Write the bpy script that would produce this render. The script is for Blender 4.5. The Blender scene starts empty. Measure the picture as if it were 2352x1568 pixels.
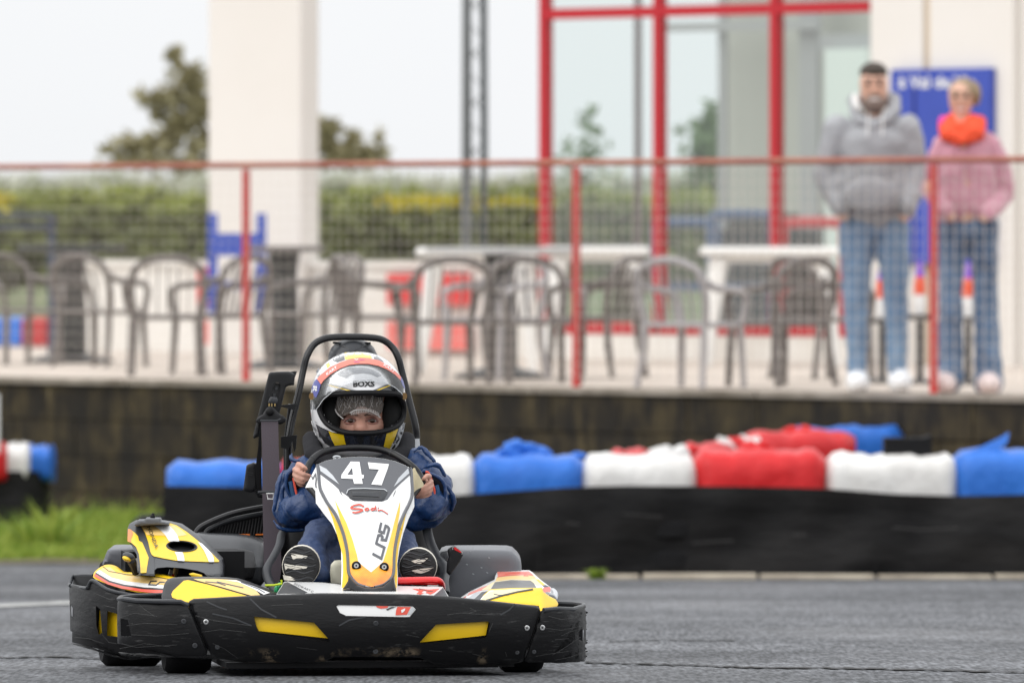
import bpy, bmesh, math, random
import numpy as np
from mathutils import Vector, Matrix
from math import sin, cos, radians, pi, sqrt
R = random.Random(11)
SC = bpy.context.scene
COL = SC.collection

# ------------------------------------------------------------ camera, sky, sun, exposure
FPX = 19600.0            # focal length in reference pixels (frame 2352 x 1568)
HX, HY = 1176.0, 526.0   # principal column, horizon row
ZC = 1.10                # camera height
cam_d = bpy.data.cameras.new("camera")
cam = bpy.data.objects.new("camera", cam_d); COL.objects.link(cam)
cam.location = (0, 0, ZC); cam.rotation_euler = (pi/2, 0, 0)
cam_d.sensor_width = 36; cam_d.lens = 300; cam_d.shift_y = -(784-HY)/2352.0
cam_d.clip_start = 0.5; cam_d.clip_end = 2000
cam_d.dof.use_dof = True; cam_d.dof.focus_distance = 21.0; cam_d.dof.aperture_fstop = 7.1
cam_d.dof.aperture_blades = 9
SC.camera = cam
SUN_EL, SUN_AZ = radians(42), radians(233)   # azimuth: light comes from the left, behind the camera
world = bpy.data.worlds.new("World"); SC.world = world; world.use_nodes = True
nt = world.node_tree; nt.nodes.clear()
wo = nt.nodes.new("ShaderNodeOutputWorld"); bg = nt.nodes.new("ShaderNodeBackground")
sky = nt.nodes.new("ShaderNodeTexSky"); sky.sky_type = 'NISHITA'; sky.sun_disc = False
sky.sun_elevation = SUN_EL; sky.sun_rotation = SUN_AZ; sky.dust_density = 4.0
tc = nt.nodes.new("ShaderNodeTexCoord"); sep = nt.nodes.new("ShaderNodeSeparateXYZ")
nt.links.new(tc.outputs["Generated"], sep.inputs[0])
# overcast cloud deck: luminance rises towards the zenith (CIE overcast sky)
mr = nt.nodes.new("ShaderNodeMapRange"); mr.inputs[1].default_value = 0; mr.inputs[2].default_value = 1
mr.inputs[3].default_value = 11.0; mr.inputs[4].default_value = 22.0
nt.links.new(sep.outputs[2], mr.inputs[0])
cl = nt.nodes.new("ShaderNodeTexNoise"); cl.inputs["Scale"].default_value = 3.0; cl.inputs["Detail"].default_value = 4
mp = nt.nodes.new("ShaderNodeMapping"); mp.inputs["Scale"].default_value = (1, 1, 3)
nt.links.new(tc.outputs["Generated"], mp.inputs[0]); nt.links.new(mp.outputs[0], cl.inputs["Vector"])
mc = nt.nodes.new("ShaderNodeMapRange"); mc.inputs[3].default_value = 0.94; mc.inputs[4].default_value = 1.05
nt.links.new(cl.outputs[0], mc.inputs[0])
mu = nt.nodes.new("ShaderNodeMath"); mu.operation = 'MULTIPLY'
nt.links.new(mr.outputs[0], mu.inputs[0]); nt.links.new(mc.outputs[0], mu.inputs[1])
vm = nt.nodes.new("ShaderNodeVectorMath"); vm.operation = 'SCALE'; vm.inputs[0].default_value = (0.985, 1.0, 1.02)
nt.links.new(mu.outputs[0], vm.inputs["Scale"])
mx = nt.nodes.new("ShaderNodeMixRGB"); mx.inputs[0].default_value = 0.93
nt.links.new(sky.outputs[0], mx.inputs[1]); nt.links.new(vm.outputs[0], mx.inputs[2])
nt.links.new(mx.outputs[0], bg.inputs[0]); bg.inputs[1].default_value = 0.09
nt.links.new(bg.outputs[0], wo.inputs[0])
sun_d = bpy.data.lights.new("sun", 'SUN'); sun_d.energy = 1.35; sun_d.angle = radians(60); sun_d.color = (1, 0.975, 0.945)
sun = bpy.data.objects.new("sun", sun_d); COL.objects.link(sun)
_sd = Vector((-cos(SUN_EL)*0.80, -cos(SUN_EL)*0.60, sin(SUN_EL)))
sun.rotation_euler = _sd.to_track_quat('Z', 'Y').to_euler(); sun.location = (-5, -5, 10)
vs_ = SC.view_settings
try: SC.display_settings.display_device = 'sRGB'
except Exception: pass
vs_.view_transform = 'Standard'; vs_.look = 'None'; vs_.exposure = 0.0; vs_.gamma = 1.0; vs_.use_curve_mapping = False
SC.render.engine = 'CYCLES'
SC.cycles.use_denoising = True
SC.cycles.max_bounces = 8; SC.cycles.transparent_max_bounces = 16

# ------------------------------------------------------------ geometry helpers
def P(px, py, d): return Vector(((px-HX)/FPX*d, d, ZC-(py-HY)/FPX*d))
def gz(y): return ZC-0.5126-0.0274*y
def lin(c):
    c = c/255.0
    return c/12.92 if c <= 0.04045 else ((c+0.055)/1.055)**2.4
def rgb(r, g, b, k=1.0): return (lin(r)*k, lin(g)*k, lin(b)*k, 1)
LOC = {}
def tag(o, label=None, cat=None, group=None, kind=None):
    if label: o['label'] = label
    if cat: o['category'] = cat
    if group: o['group'] = group
    if kind: o['kind'] = kind
    return o
def thing(name, label, cat, loc=(0, 0, 0), group=None):
    o = bpy.data.objects.new(name, None); COL.objects.link(o)
    o.location = loc; o.empty_display_size = 0.1
    LOC[o.name] = Vector(loc)
    return tag(o, label, cat, group)
def rootloc(o):
    v = Vector((0, 0, 0))
    while o is not None:
        v = v + Vector(o.location); o = o.parent
    return v
def obj(name, vf, mat, parent=None, smooth=40, mods=(), loc=None, kind=None):
    verts, faces = vf
    off = rootloc(parent) if parent is not None else (Vector(loc) if loc is not None else Vector((0, 0, 0)))
    me = bpy.data.meshes.new(name)
    me.from_pydata([tuple(Vector(v)-off) for v in verts], [], faces); me.update()
    if smooth:
        me.polygons.foreach_set('use_smooth', [True]*len(me.polygons))
        if smooth < 180: me.set_sharp_from_angle(angle=radians(smooth))
    if mat: me.materials.append(mat)
    o = bpy.data.objects.new(name, me); COL.objects.link(o)
    if parent is not None: o.parent = parent
    elif loc is not None: o.location = loc
    for m in mods:
        md = o.modifiers.new(m[0].lower(), m[0])
        for k, v in m[1].items(): setattr(md, k, v)
    if kind: o['kind'] = kind
    return o
class MB:
    def __init__(s): s.v = []; s.f = []
    def add(s, vf):
        n = len(s.v); s.v += [Vector(p) for p in vf[0]]; s.f += [tuple(i+n for i in f) for f in vf[1]]; return s
    def vf(s): return (s.v, s.f)
def box(c, size, rz=0, M=None):
    x, y, z = [q/2 for q in size]; c = Vector(c)
    vs = [Vector((sx*x, sy*y, sz*z)) for sz in (-1, 1) for sy in (-1, 1) for sx in (-1, 1)]
    m = M if M is not None else Matrix.Rotation(rz, 3, 'Z')
    return ([c + m @ v for v in vs], [(0, 2, 3, 1), (4, 5, 7, 6), (0, 1, 5, 4), (2, 6, 7, 3), (0, 4, 6, 2), (1, 3, 7, 5)])
def catmull(pts, n=6, closed=False):
    pts = [Vector(p) for p in pts]; out = []; N = len(pts)
    rng = N if closed else N-1
    for i in range(rng):
        if closed: p0, p1, p2, p3 = pts[i-1], pts[i], pts[(i+1) % N], pts[(i+2) % N]
        else: p0, p1, p2, p3 = pts[max(i-1, 0)], pts[i], pts[i+1], pts[min(i+2, N-1)]
        for k in range(n):
            t = k/n
            out.append(0.5*((2*p1)+(-p0+p2)*t+(2*p0-5*p1+4*p2-p3)*t*t+(-p0+3*p1-3*p2+p3)*t**3))
    if not closed: out.append(pts[-1])
    return out
def tube(path, r, n=10, closed=False, flat=1.0):
    path = [Vector(p) for p in path]; N = len(path)
    rs = r if isinstance(r, (list, tuple)) else [r]*N
    if len(rs) != N: rs = [rs[min(int(i/(N-1)*(len(rs)-1)), len(rs)-1)] for i in range(N)]
    vs, fs = [], []; up = None
    for i, p in enumerate(path):
        a = path[(i-1) % N] if (closed or i > 0) else p
        b = path[(i+1) % N] if (closed or i < N-1) else p
        t = (b-a).normalized() if (b-a).length > 1e-9 else Vector((0, 0, 1))
        if up is None: up = Vector((0, 0, 1)) if abs(t.z) < 0.9 else Vector((1, 0, 0))
        s = t.cross(up).normalized(); up = s.cross(t).normalized()
        for k in range(n):
            A = 2*pi*k/n
            vs.append(p + s*cos(A)*rs[i] + up*sin(A)*rs[i]*flat)
    m = N if closed else N-1
    for i in range(m):
        for k in range(n):
            a = i*n+k; b = i*n+(k+1) % n; j = (i+1) % N
            fs.append((a, b, j*n+(k+1) % n, j*n+k))
    if not closed:
        fs.append(tuple(range(n-1, -1, -1))); fs.append(tuple((N-1)*n+k for k in range(n)))
    return (vs, fs)
def ball(c, r, nu=16, nv=10, M=None, p=2.0):
    rx, ry, rz = r if isinstance(r, (tuple, list)) else (r, r, r)
    c = Vector(c); vs = [c+(M or Matrix.Identity(3)) @ Vector((0, 0, rz))]; fs = []
    for j in range(1, nv):
        th = pi*j/nv
        for i in range(nu):
            ph = 2*pi*i/nu
            x, y, z = sin(th)*cos(ph), sin(th)*sin(ph), cos(th)
            s = 1 if p == 2 else (abs(x)**p+abs(y)**p+abs(z)**p)**(-1/p)
            q = Vector((x*rx*s, y*ry*s, z*rz*s))
            vs.append(c+(M @ q if M else q))
    q = Vector((0, 0, -rz)); vs.append(c+(M @ q if M else q)); L = len(vs)-1
    for i in range(nu): fs.append((0, 1+i, 1+(i+1) % nu))
    for j in range(nv-2):
        for i in range(nu):
            a = 1+j*nu+i; b = 1+j*nu+(i+1) % nu
            fs.append((a, a+nu, b+nu, b))
    for i in range(nu): fs.append((L, 1+(nv-2)*nu+(i+1) % nu, 1+(nv-2)*nu+i))
    return (vs, fs)
def capsule(p0, r0, p1, r1, n=14):
    p0, p1 = Vector(p0), Vector(p1); m = MB()
    m.add(ball(p0, r0, n, 10)); m.add(ball(p1, r1, n, 10))
    m.add(tube([p0, p1], [r0, r1], n)); return m.vf()
def cyl(c, r, h, axis=(0, 0, 1), n=20, r2=None):
    a = Vector(axis).normalized(); c = Vector(c)
    return tube([c-a*h/2, c+a*h/2], [r, r if r2 is None else r2], n)
def lathe(prof, c, axis=(0, 0, 1), n=24):
    a = Vector(axis).normalized(); t = Vector((1, 0, 0)) if abs(a.x) < 0.9 else Vector((0, 1, 0))
    s = a.cross(t).normalized(); u = a.cross(s).normalized(); c = Vector(c); vs = []; fs = []
    for (r, h) in prof:
        for k in range(n):
            A = 2*pi*k/n; vs.append(c+a*h+(s*cos(A)+u*sin(A))*r)
    for i in range(len(prof)-1):
        for k in range(n):
            fs.append((i*n+k, i*n+(k+1) % n, (i+1)*n+(k+1) % n, (i+1)*n+k))
    fs.append(tuple(range(n))); fs.append(tuple((len(prof)-1)*n+k for k in range(n-1, -1, -1)))
    return (vs, fs)
def blob(name, caps, mat, parent, voxel=0.012, smooth=6, disp=None):
    """one continuous skin grown over a set of limbs"""
    m = MB()
    for c in caps: m.add(c if not isinstance(c[0], (tuple, Vector)) or len(c) == 2 else capsule(*c))
    mods = [('REMESH', dict(mode='VOXEL', voxel_size=voxel, use_smooth_shade=True)),
            ('SMOOTH', dict(factor=0.5, iterations=smooth))]
    if disp:
        key = 'folds_%g' % disp[1]
        tx = bpy.data.textures.get(key) or bpy.data.textures.new(key, 'CLOUDS')
        tx.noise_scale = disp[1]; tx.noise_depth = 2
        mods.append(('DISPLACE', dict(texture=tx, strength=disp[0], mid_level=0.5, texture_coords='GLOBAL')))
    return obj(name, m.vf(), mat, parent, smooth=180, mods=mods)

def inpoly(x, y, poly):
    c = False; n = len(poly); j = n-1
    for i in range(n):
        xi, yi = poly[i][0], poly[i][1]; xj, yj = poly[j][0], poly[j][1]
        if (yi > y) != (yj > y) and x < (xj-xi)*(y-yi)/(yj-yi+1e-12)+xi: c = not c
        j = i
    return c
def cuts(bm, xs, ys):
    for x in xs:
        bmesh.ops.bisect_plane(bm, geom=bm.verts[:]+bm.edges[:]+bm.faces[:], plane_co=(x, 0, 0), plane_no=(1, 0, 0))
    for y in ys:
        bmesh.ops.bisect_plane(bm, geom=bm.verts[:]+bm.edges[:]+bm.faces[:], plane_co=(0, y, 0), plane_no=(0, 1, 0))
def gridcut(bm, grid):
    X = [v.co.x for v in bm.verts]; Y = [v.co.y for v in bm.verts]
    cuts(bm, np.arange(min(X)+grid/2, max(X), grid), np.arange(min(Y)+grid/2, max(Y), grid))
def panel(name, outline, surf, thick, mat, parent, grid=8, rnd=0, holes=(), sm=0, smooth=40, off=0.0, px_m=950.0, cs=False):
    """a moulded shell: an outline on a curved surface surf(x, y) -> distance, with real thickness"""
    pts = [Vector((p[0], p[1], 0)) for p in outline]
    if sm: pts = catmull(pts, sm, True)
    bm = bmesh.new(); f = bm.faces.new([bm.verts.new(p) for p in pts])
    bm.normal_update(); bmesh.ops.triangulate(bm, faces=[f], ngon_method='EAR_CLIP')
    gridcut(bm, grid)
    for h in holes:
        hp = [Vector((p[0], p[1], 0)) for p in h]
        for i in range(len(hp)):
            a, b = hp[i], hp[(i+1) % len(hp)]; d = (b-a)
            no = Vector((-d.y, d.x, 0))
            if no.length < 1e-6: continue
            bmesh.ops.bisect_plane(bm, geom=bm.verts[:]+bm.edges[:]+bm.faces[:], plane_co=a, plane_no=no.normalized())
        dead = [g for g in bm.faces if inpoly(g.calc_center_median().x, g.calc_center_median().y, h)]
        bmesh.ops.delete(bm, geom=dead, context='FACES')
    big = [g for g in bm.faces if len(g.verts) > 4]
    if big: bm.normal_update(); bmesh.ops.triangulate(bm, faces=big, ngon_method='EAR_CLIP')
    bm.verts.index_update()
    co = np.array([(v.co.x, v.co.y) for v in bm.verts])
    dz = np.zeros(len(co))
    if rnd:
        A = np.array([(p.x, p.y) for p in pts]); B = np.roll(A, -1, 0); D = B-A; L2 = (D**2).sum(1)+1e-9
        dist = np.full(len(co), 1e9)
        for i in range(len(A)):
            t = np.clip(((co-A[i])@D[i])/L2[i], 0, 1); q = A[i]+t[:, None]*D[i]
            dist = np.minimum(dist, np.sqrt(((co-q)**2).sum(1)))
        w = np.clip(1-dist/rnd, 0, 1)
        dz = rnd/px_m*(1-np.sqrt(1-w*w*0.98))
    fr, bk = [], []
    for i, (x, y) in enumerate(co):
        s = surf(x, y)+off
        fr.append(P(x, y, s+dz[i]))
        if thick: 
            e = max(thick, dz[i]+0.001)
            # the back sheet keeps real width (no tapering with distance)
            q = P(x, y, s); bk.append(Vector((q.x, s+e, q.z)))
    faces = [tuple(v.index for v in g.verts) for g in bm.faces]
    n = len(fr); out = [tuple(reversed(f)) for f in faces]
    # make the front sheet face the viewer
    if thick:
        out2 = [tuple(i+n for i in f) for f in faces]
        side = []
        for e in bm.edges:
            if len(e.link_faces) == 1:
                a, b = e.verts[0].index, e.verts[1].index; side.append((a, b, b+n, a+n))
        out = out+out2+side
    bm.free()
    vs = fr+bk
    if not thick: return obj(name, (vs, out), mat, parent, smooth=smooth)
    b2 = bmesh.new(); vv = [b2.verts.new(v) for v in vs]
    for f in out:
        try: b2.faces.new([vv[i] for i in f])
        except ValueError: pass
    bmesh.ops.recalc_face_normals(b2, faces=b2.faces[:])
    b2.verts.index_update()
    res = ([v.co.copy() for v in b2.verts], [tuple(v.index for v in f.verts) for f in b2.faces]); b2.free()
    return obj(name, res, mat, parent, smooth=smooth)
LK = {}
def decal(name, outline, surf, mat, parent, grid=8, lift=0.0015, sm=0, holes=()):
    return panel(name, outline, surf, 0, mat, parent, grid=grid, sm=sm, off=-lift*LK.get(surf, 1), smooth=180, holes=holes)
def stroke(name, lines, w, surf, mat, parent, lift=0.002):
    """painted lines: lines = list of polylines in reference pixels"""
    vs, fs = [], []; lift *= LK.get(surf, 1)
    for ln in lines:
        pts = [Vector((p[0], p[1])) for p in ln]; q = []
        for i in range(len(pts)-1):
            n = max(1, int((pts[i+1]-pts[i]).length/6))
            q += [pts[i].lerp(pts[i+1], k/n) for k in range(n)]
        q.append(pts[-1]); b0 = len(vs)
        for i, p in enumerate(q):
            a = q[max(i-1, 0)]; b = q[min(i+1, len(q)-1)]
            d1 = (p-a).normalized() if i > 0 else (b-p).normalized()
            d2 = (b-p).normalized() if i < len(q)-1 else d1
            t = (d1+d2)
            t = t.normalized() if t.length > 1e-6 else d1
            nrm = Vector((-t.y, t.x)); k = 1/max(0.5, abs(nrm.dot(Vector((-d1.y, d1.x)))))
            for s in (-1, 1):
                c = p+nrm*s*w/2*k; vs.append(P(c.x, c.y, surf(c.x, c.y)-lift))
        for i in range(len(q)-1):
            a = b0+2*i; fs.append((a, a+1, a+3, a+2))
    return obj(name, (vs, fs), mat, parent, smooth=180)
def text(name, s, px, py, size, surf, mat, parent, rot=0, shear=0, sx=1.0, flip=1, bold=0.0, lift=0.002, grid=8):
    """printed lettering: centre (px, py), cap height size, all in reference pixels"""
    cu = bpy.data.curves.new("lettering", 'FONT'); cu.body = s; cu.size = 1; cu.align_x = 'CENTER'; cu.align_y = 'CENTER'
    cu.shear = shear; cu.offset = bold; cu.resolution_u = 2
    t = bpy.data.objects.new("lettering", cu); COL.objects.link(t)
    bpy.context.view_layer.update()
    me = bpy.data.meshes.new_from_object(t.evaluated_get(bpy.context.evaluated_depsgraph_get()))
    bpy.data.objects.remove(t); bpy.data.curves.remove(cu); lift *= LK.get(surf, 1)
    bm = bmesh.new(); bm.from_mesh(me); bpy.data.meshes.remove(me)
    k = size/0.70; ca, sa = cos(rot), sin(rot)
    for v in bm.verts:
        x, y = v.co.x*k*sx, v.co.y*k*flip
        v.co = Vector((px+x*ca+y*sa, py-(-x*sa+y*ca), 0))
    gridcut(bm, grid)
    bm.verts.index_update()
    vf = ([P(v.co.x, v.co.y, surf(v.co.x, v.co.y)-lift) for v in bm.verts], [tuple(v.index for v in f.verts) for f in bm.faces])
    bm.free()
    return obj(name, vf, mat, parent, smooth=0)

# ------------------------------------------------------------ materials
MATS = {}
def mat(name, col, rough=0.5, metal=0.0, spec=0.5, coat=0.0, bump=None, var=None, stretch=(1, 1, 1), sheen=0):
    """bump=(scale, strength, distance)  var=(scale, amount, darker colour)"""
    if name in MATS: return MATS[name]
    m = bpy.data.materials.new(name); m.use_nodes = True; MATS[name] = m
    t = m.node_tree; b = t.nodes["Principled BSDF"]
    c = col if len(col) == 4 else (*col, 1)
    b.inputs["Base Color"].default_value = c; b.inputs["Roughness"].default_value = rough
    b.inputs["Metallic"].default_value = metal; b.inputs["Specular IOR Level"].default_value = spec
    b.inputs["Coat Weight"].default_value = coat; b.inputs["Sheen Weight"].default_value = sheen
    co = t.nodes.new("ShaderNodeTexCoord"); mp = t.nodes.new("ShaderNodeMapping"); mp.inputs["Scale"].default_value = stretch
    t.links.new(co.outputs["Object"], mp.inputs[0])
    if bump:
        n = t.nodes.new("ShaderNodeTexNoise"); n.inputs["Scale"].default_value = bump[0]; n.inputs["Detail"].default_value = 6
        t.links.new(mp.outputs[0], n.inputs["Vector"])
        bp = t.nodes.new("ShaderNodeBump"); bp.inputs["Strength"].default_value = bump[1]; bp.inputs["Distance"].default_value = bump[2]
        t.links.new(n.outputs[0], bp.inputs["Height"]); t.links.new(bp.outputs[0], b.inputs["Normal"])
    if var:
        n = t.nodes.new("ShaderNodeTexNoise"); n.inputs["Scale"].default_value = var[0]; n.inputs["Detail"].default_value = 8
        n.inputs["Roughness"].default_value = 0.65
        t.links.new(mp.outputs[0], n.inputs["Vector"])
        r = t.nodes.new("ShaderNodeMapRange"); r.inputs[1].default_value = 0.38; r.inputs[2].default_value = 0.68
        r.inputs[4].default_value = var[1]; t.links.new(n.outputs[0], r.inputs[0])
        x = t.nodes.new("ShaderNodeMixRGB"); x.inputs[1].default_value = c; x.inputs[2].default_value = (*var[2][:3], 1)
        t.links.new(r.outputs[0], x.inputs[0]); t.links.new(x.outputs[0], b.inputs["Base Color"])
        r2 = t.nodes.new("ShaderNodeMapRange"); r2.inputs[3].default_value = max(rough-0.08, 0.02); r2.inputs[4].default_value = min(rough+0.12, 1)
        t.links.new(n.outputs[0], r2.inputs[0]); t.links.new(r2.outputs[0], b.inputs["Roughness"])
    return m
# ------------------------------------------------------------ ground
def asphalt():
    m = bpy.data.materials.new("asphalt"); m.use_nodes = True; t = m.node_tree; b = t.nodes["Principled BSDF"]
    co = t.nodes.new("ShaderNodeTexCoord")
    def noise(s, d, sc=(1, 1, 1)):
        mp = t.nodes.new("ShaderNodeMapping"); mp.inputs["Scale"].default_value = sc
        n = t.nodes.new("ShaderNodeTexNoise"); n.inputs["Scale"].default_value = s; n.inputs["Detail"].default_value = d
        t.links.new(co.outputs["Object"], mp.inputs[0]); t.links.new(mp.outputs[0], n.inputs["Vector"]); return n.outputs[0]
    def ramp(src, lo, hi, a, c):
        r = t.nodes.new("ShaderNodeMapRange"); r.inputs[1].default_value = lo; r.inputs[2].default_value = hi
        r.inputs[3].default_value = a; r.inputs[4].default_value = c; t.links.new(src, r.inputs[0]); return r.outputs[0]
    def mul(a, c):
        q = t.nodes.new("ShaderNodeMath"); q.operation = 'MULTIPLY'; t.links.new(a, q.inputs[0]); t.links.new(c, q.inputs[1]); return q.outputs[0]
    grain = ramp(noise(85, 4, (1, 0.075, 1)), 0.36, 0.68, 0.48, 1.60)
    mid = ramp(noise(14, 5, (1, 0.2, 1)), 0.35, 0.65, 0.82, 1.2)
    patch = ramp(noise(0.9, 6, (0.5, 0.8, 1)), 0.38, 0.64, 0.62, 1.12)
    k = mul(mul(grain, mid), patch)
    v = t.nodes.new("ShaderNodeVectorMath"); v.operation = 'SCALE'; v.inputs[0].default_value = (0.112, 0.115, 0.123)
    t.links.new(k, v.inputs["Scale"]); t.links.new(v.outputs[0], b.inputs["Base Color"])
    # damp patches are glossier
    t.links.new(ramp(noise(0.9, 5, (1, 0.5, 1)), 0.4, 0.66, 0.92, 0.55), b.inputs["Roughness"])
    b.inputs["Specular IOR Level"].default_value = 0.3
    vo = t.nodes.new("ShaderNodeTexVoronoi"); vo.inputs["Scale"].default_value = 110
    t.links.new(co.outputs["Object"], vo.inputs["Vector"])
    bp = t.nodes.new("ShaderNodeBump"); bp.inputs["Strength"].default_value = 0.6; bp.inputs["Distance"].default_value = 0.003
    t.links.new(vo.outputs[0], bp.inputs["Height"]); t.links.new(bp.outputs[0], b.inputs["Normal"])
    return m
M_asph = asphalt()
S0 = -0.0274
def sheet(xs, ys, zf):
    vs = [(x, y, zf(x, y)) for y in ys for x in xs]; n = len(xs); fs = []
    for j in range(len(ys)-1):
        for i in range(n-1): a = j*n+i; fs.append((a, a+1, a+n+1, a+n))
    return (vs, fs)
o = obj("track_surface", sheet([-40, -10, -4, 0, 4, 10, 40], [-10, 5, 15, 20, 30, 43.6, 60], lambda x, y: gz(y)), M_asph, smooth=0)
tag(o, kind='structure')
M_field = mat("field_grass", (0.10, 0.14, 0.05), 0.9, bump=(6, 0.6, 0.05), var=(1.2, 1, (0.16, 0.15, 0.07)))
ZT = ZC-0.837    # terrace floor height
o = obj("field", sheet([-600, -60, -10, 10, 60, 600], [56.5, 70, 120, 300, 900], lambda x, y: ZT-0.35), M_field, smooth=0)
tag(o, kind='structure')
# painted edge line and the pale kerb foot below the barrier
def gpt(px, py, lift=0.004):
    d = 10046.7/(py-1063.0); p = P(px, py, d); p.z = gz(d)+lift; return p
M_line = mat("road_paint", (0.42, 0.42, 0.40), 0.7, var=(9, 0.8, (0.16, 0.16, 0.16)), stretch=(1, .3, 1))
up = [gpt(*q) for q in catmull([Vector((-260, 1399)), Vector((170, 1381)), Vector((700, 1356)), Vector((1100, 1340)), Vector((1230, 1334.5))], 6)]
lo = [gpt(*q) for q in catmull([Vector((-260, 1407)), Vector((170, 1388)), Vector((700, 1362)), Vector((1100, 1344)), Vector((1230, 1338))], 6)]
n = len(up)
o = obj("painted_line", (up+lo, [(i, i+1, n+i+1, n+i) for i in range(n-1)]), M_line, smooth=0); tag(o, kind='structure')
M_kerb = mat("kerb_concrete", (0.42, 0.37, 0.29), 0.85, bump=(40, 0.5, 0.01), var=(5, 0.8, (0.16, 0.13, 0.10)))
kerb_root = obj("kerb_foot", sheet(np.linspace(0.1, 5.2, 20), [38.02, 38.32], lambda x, y: gz(y)+0.004), M_kerb, smooth=0); tag(kerb_root, kind='structure')
for i in range(3, 13):
    x = -1.25+i*0.52
    yk = 37.75 + (0.42*(1-min(1, max(0, (x+1.9)/1.9)))**2 if x < 0 else 0)
    o = obj("kerb_stone", box((x, yk-0.02, gz(yk)+0.009), (0.505, 0.22, 0.022+R.uniform(-.008, .008)), rz=R.uniform(-.01, .01)), M_kerb, kerb_root, smooth=0,
            mods=[('BEVEL', dict(width=0.008, segments=2))])
# ------------------------------------------------------------ terrace frame of reference (everything up there stands at 45 degrees)
U = Vector((0.7080, -0.7062, 0)); N = Vector((0.7062, 0.7080, 0))
F1 = Vector((-1.465, 47.0, 0))
def T(t, w, z=0.0): return F1+U*t+N*w+Vector((0, 0, ZT+z))
def on_line(px, w):
    """t of the point of the line w metres behind the fence that lies on sight line px"""
    k = (px-HX)/FPX; p0 = F1+N*w
    return (k*p0.y-p0.x)/(U.x-k*U.y)
def TP(px, w, py=None):
    t = on_line(px, w); p = T(t, w)
    if py is not None: p.z = ZC-(py-HY)/FPX*p.y
    return p
RZT = math.atan2(U.y, U.x)
MT = Matrix.Rotation(RZT, 3, 'Z')
def tbox(t0, t1, w0, w1, z0, z1):
    c = F1+U*((t0+t1)/2)+N*((w0+w1)/2); c.z = ZT+(z0+z1)/2
    return box(c, (abs(t1-t0), abs(w1-w0), abs(z1-z0)), M=MT)
M_slab = mat("terrace_concrete", (0.56, 0.48, 0.41), 0.85, bump=(30, 0.4, 0.01), var=(2.0, 0.6, (0.36, 0.31, 0.26)))
o = obj("terrace_floor", tbox(-14, 16, -0.05, 16, -0.14, 0), M_slab, smooth=0); tag(o, kind='structure')
# edge coping stones, grey and stained
M_cope = mat("coping_concrete", (0.34, 0.30, 0.25), 0.9, bump=(30, 0.5, 0.01), var=(3.0, 0.9, (0.10, 0.08, 0.055)))
# mossy retaining wall of concrete blocks: each block is a part
wall = thing("retaining_wall", "dark mossy concrete block wall holding up the terrace above the grass and barriers", "wall", T(2, -0.2, -1.2))
def mossy():
    m = bpy.data.materials.new("mossy_block"); m.use_nodes = True; t = m.node_tree; b = t.nodes["Principled BSDF"]
    co = t.nodes.new("ShaderNodeTexCoord"); b.inputs["Roughness"].default_value = 0.9
    def ns(s, sc, d=8):
        mp = t.nodes.new("ShaderNodeMapping"); mp.inputs["Scale"].default_value = sc
        n = t.nodes.new("ShaderNodeTexNoise"); n.inputs["Scale"].default_value = s; n.inputs["Detail"].default_value = d; n.inputs["Roughness"].default_value = .7
        t.links.new(co.outputs["Object"], mp.inputs[0]); t.links.new(mp.outputs[0], n.inputs["Vector"]); return n.outputs[0]
    r = t.nodes.new("ShaderNodeValToRGB"); e = r.color_ramp.elements
    e[0].position = 0.36; e[0].color = (0.005, 0.004, 0.003, 1); e[1].position = 0.74; e[1].color = (0.26, 0.22, 0.14, 1)
    q = e.new(0.47); q.color = (0.014, 0.010, 0.005, 1); q = e.new(0.60); q.color = (0.060, 0.044, 0.018, 1)
    a = t.nodes.new("ShaderNodeMath"); a.operation = 'ADD'; a.inputs[1].default_value = 0
    w1 = t.nodes.new("ShaderNodeMixRGB"); w1.inputs[0].default_value = 0.55
    t.links.new(ns(3.2, (1.2, 1.2, 1.2)), w1.inputs[1]); t.links.new(ns(7, (1.8, 1.8, 0.35)), w1.inputs[2])
    t.links.new(w1.outputs[0], r.inputs[0]); t.links.new(r.outputs[0], b.inputs["Base Color"])
    return m
M_moss = mossy()
M_mort = mat("dark_mortar", (0.03, 0.026, 0.02), 0.95)
obj("wall_core", tbox(-9, 9, -0.115, -0.055, -1.60, -0.145), M_mort, wall, smooth=0)
bl, bh = 0.50, 0.20
for row in range(7):
    for k in range(-11, 12):
        if k*bl > 5.6 or k*bl < -3.6: continue
        t0 = k*bl+(bl/2 if row % 2 else 0)
        z1 = -0.034-row*bh
        obj("block", tbox(t0+0.003, t0+bl-0.003, -0.135-R.uniform(0, .014), -0.075, z1-bh+0.006, z1), M_moss, wall, smooth=0)
for k in range(-6, 8):
    obj("coping", tbox(k*0.8+0.004, k*0.8+0.796, -0.155-R.uniform(0, .008), -0.054, -0.030, 0.004), M_cope, wall, smooth=0)
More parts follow.
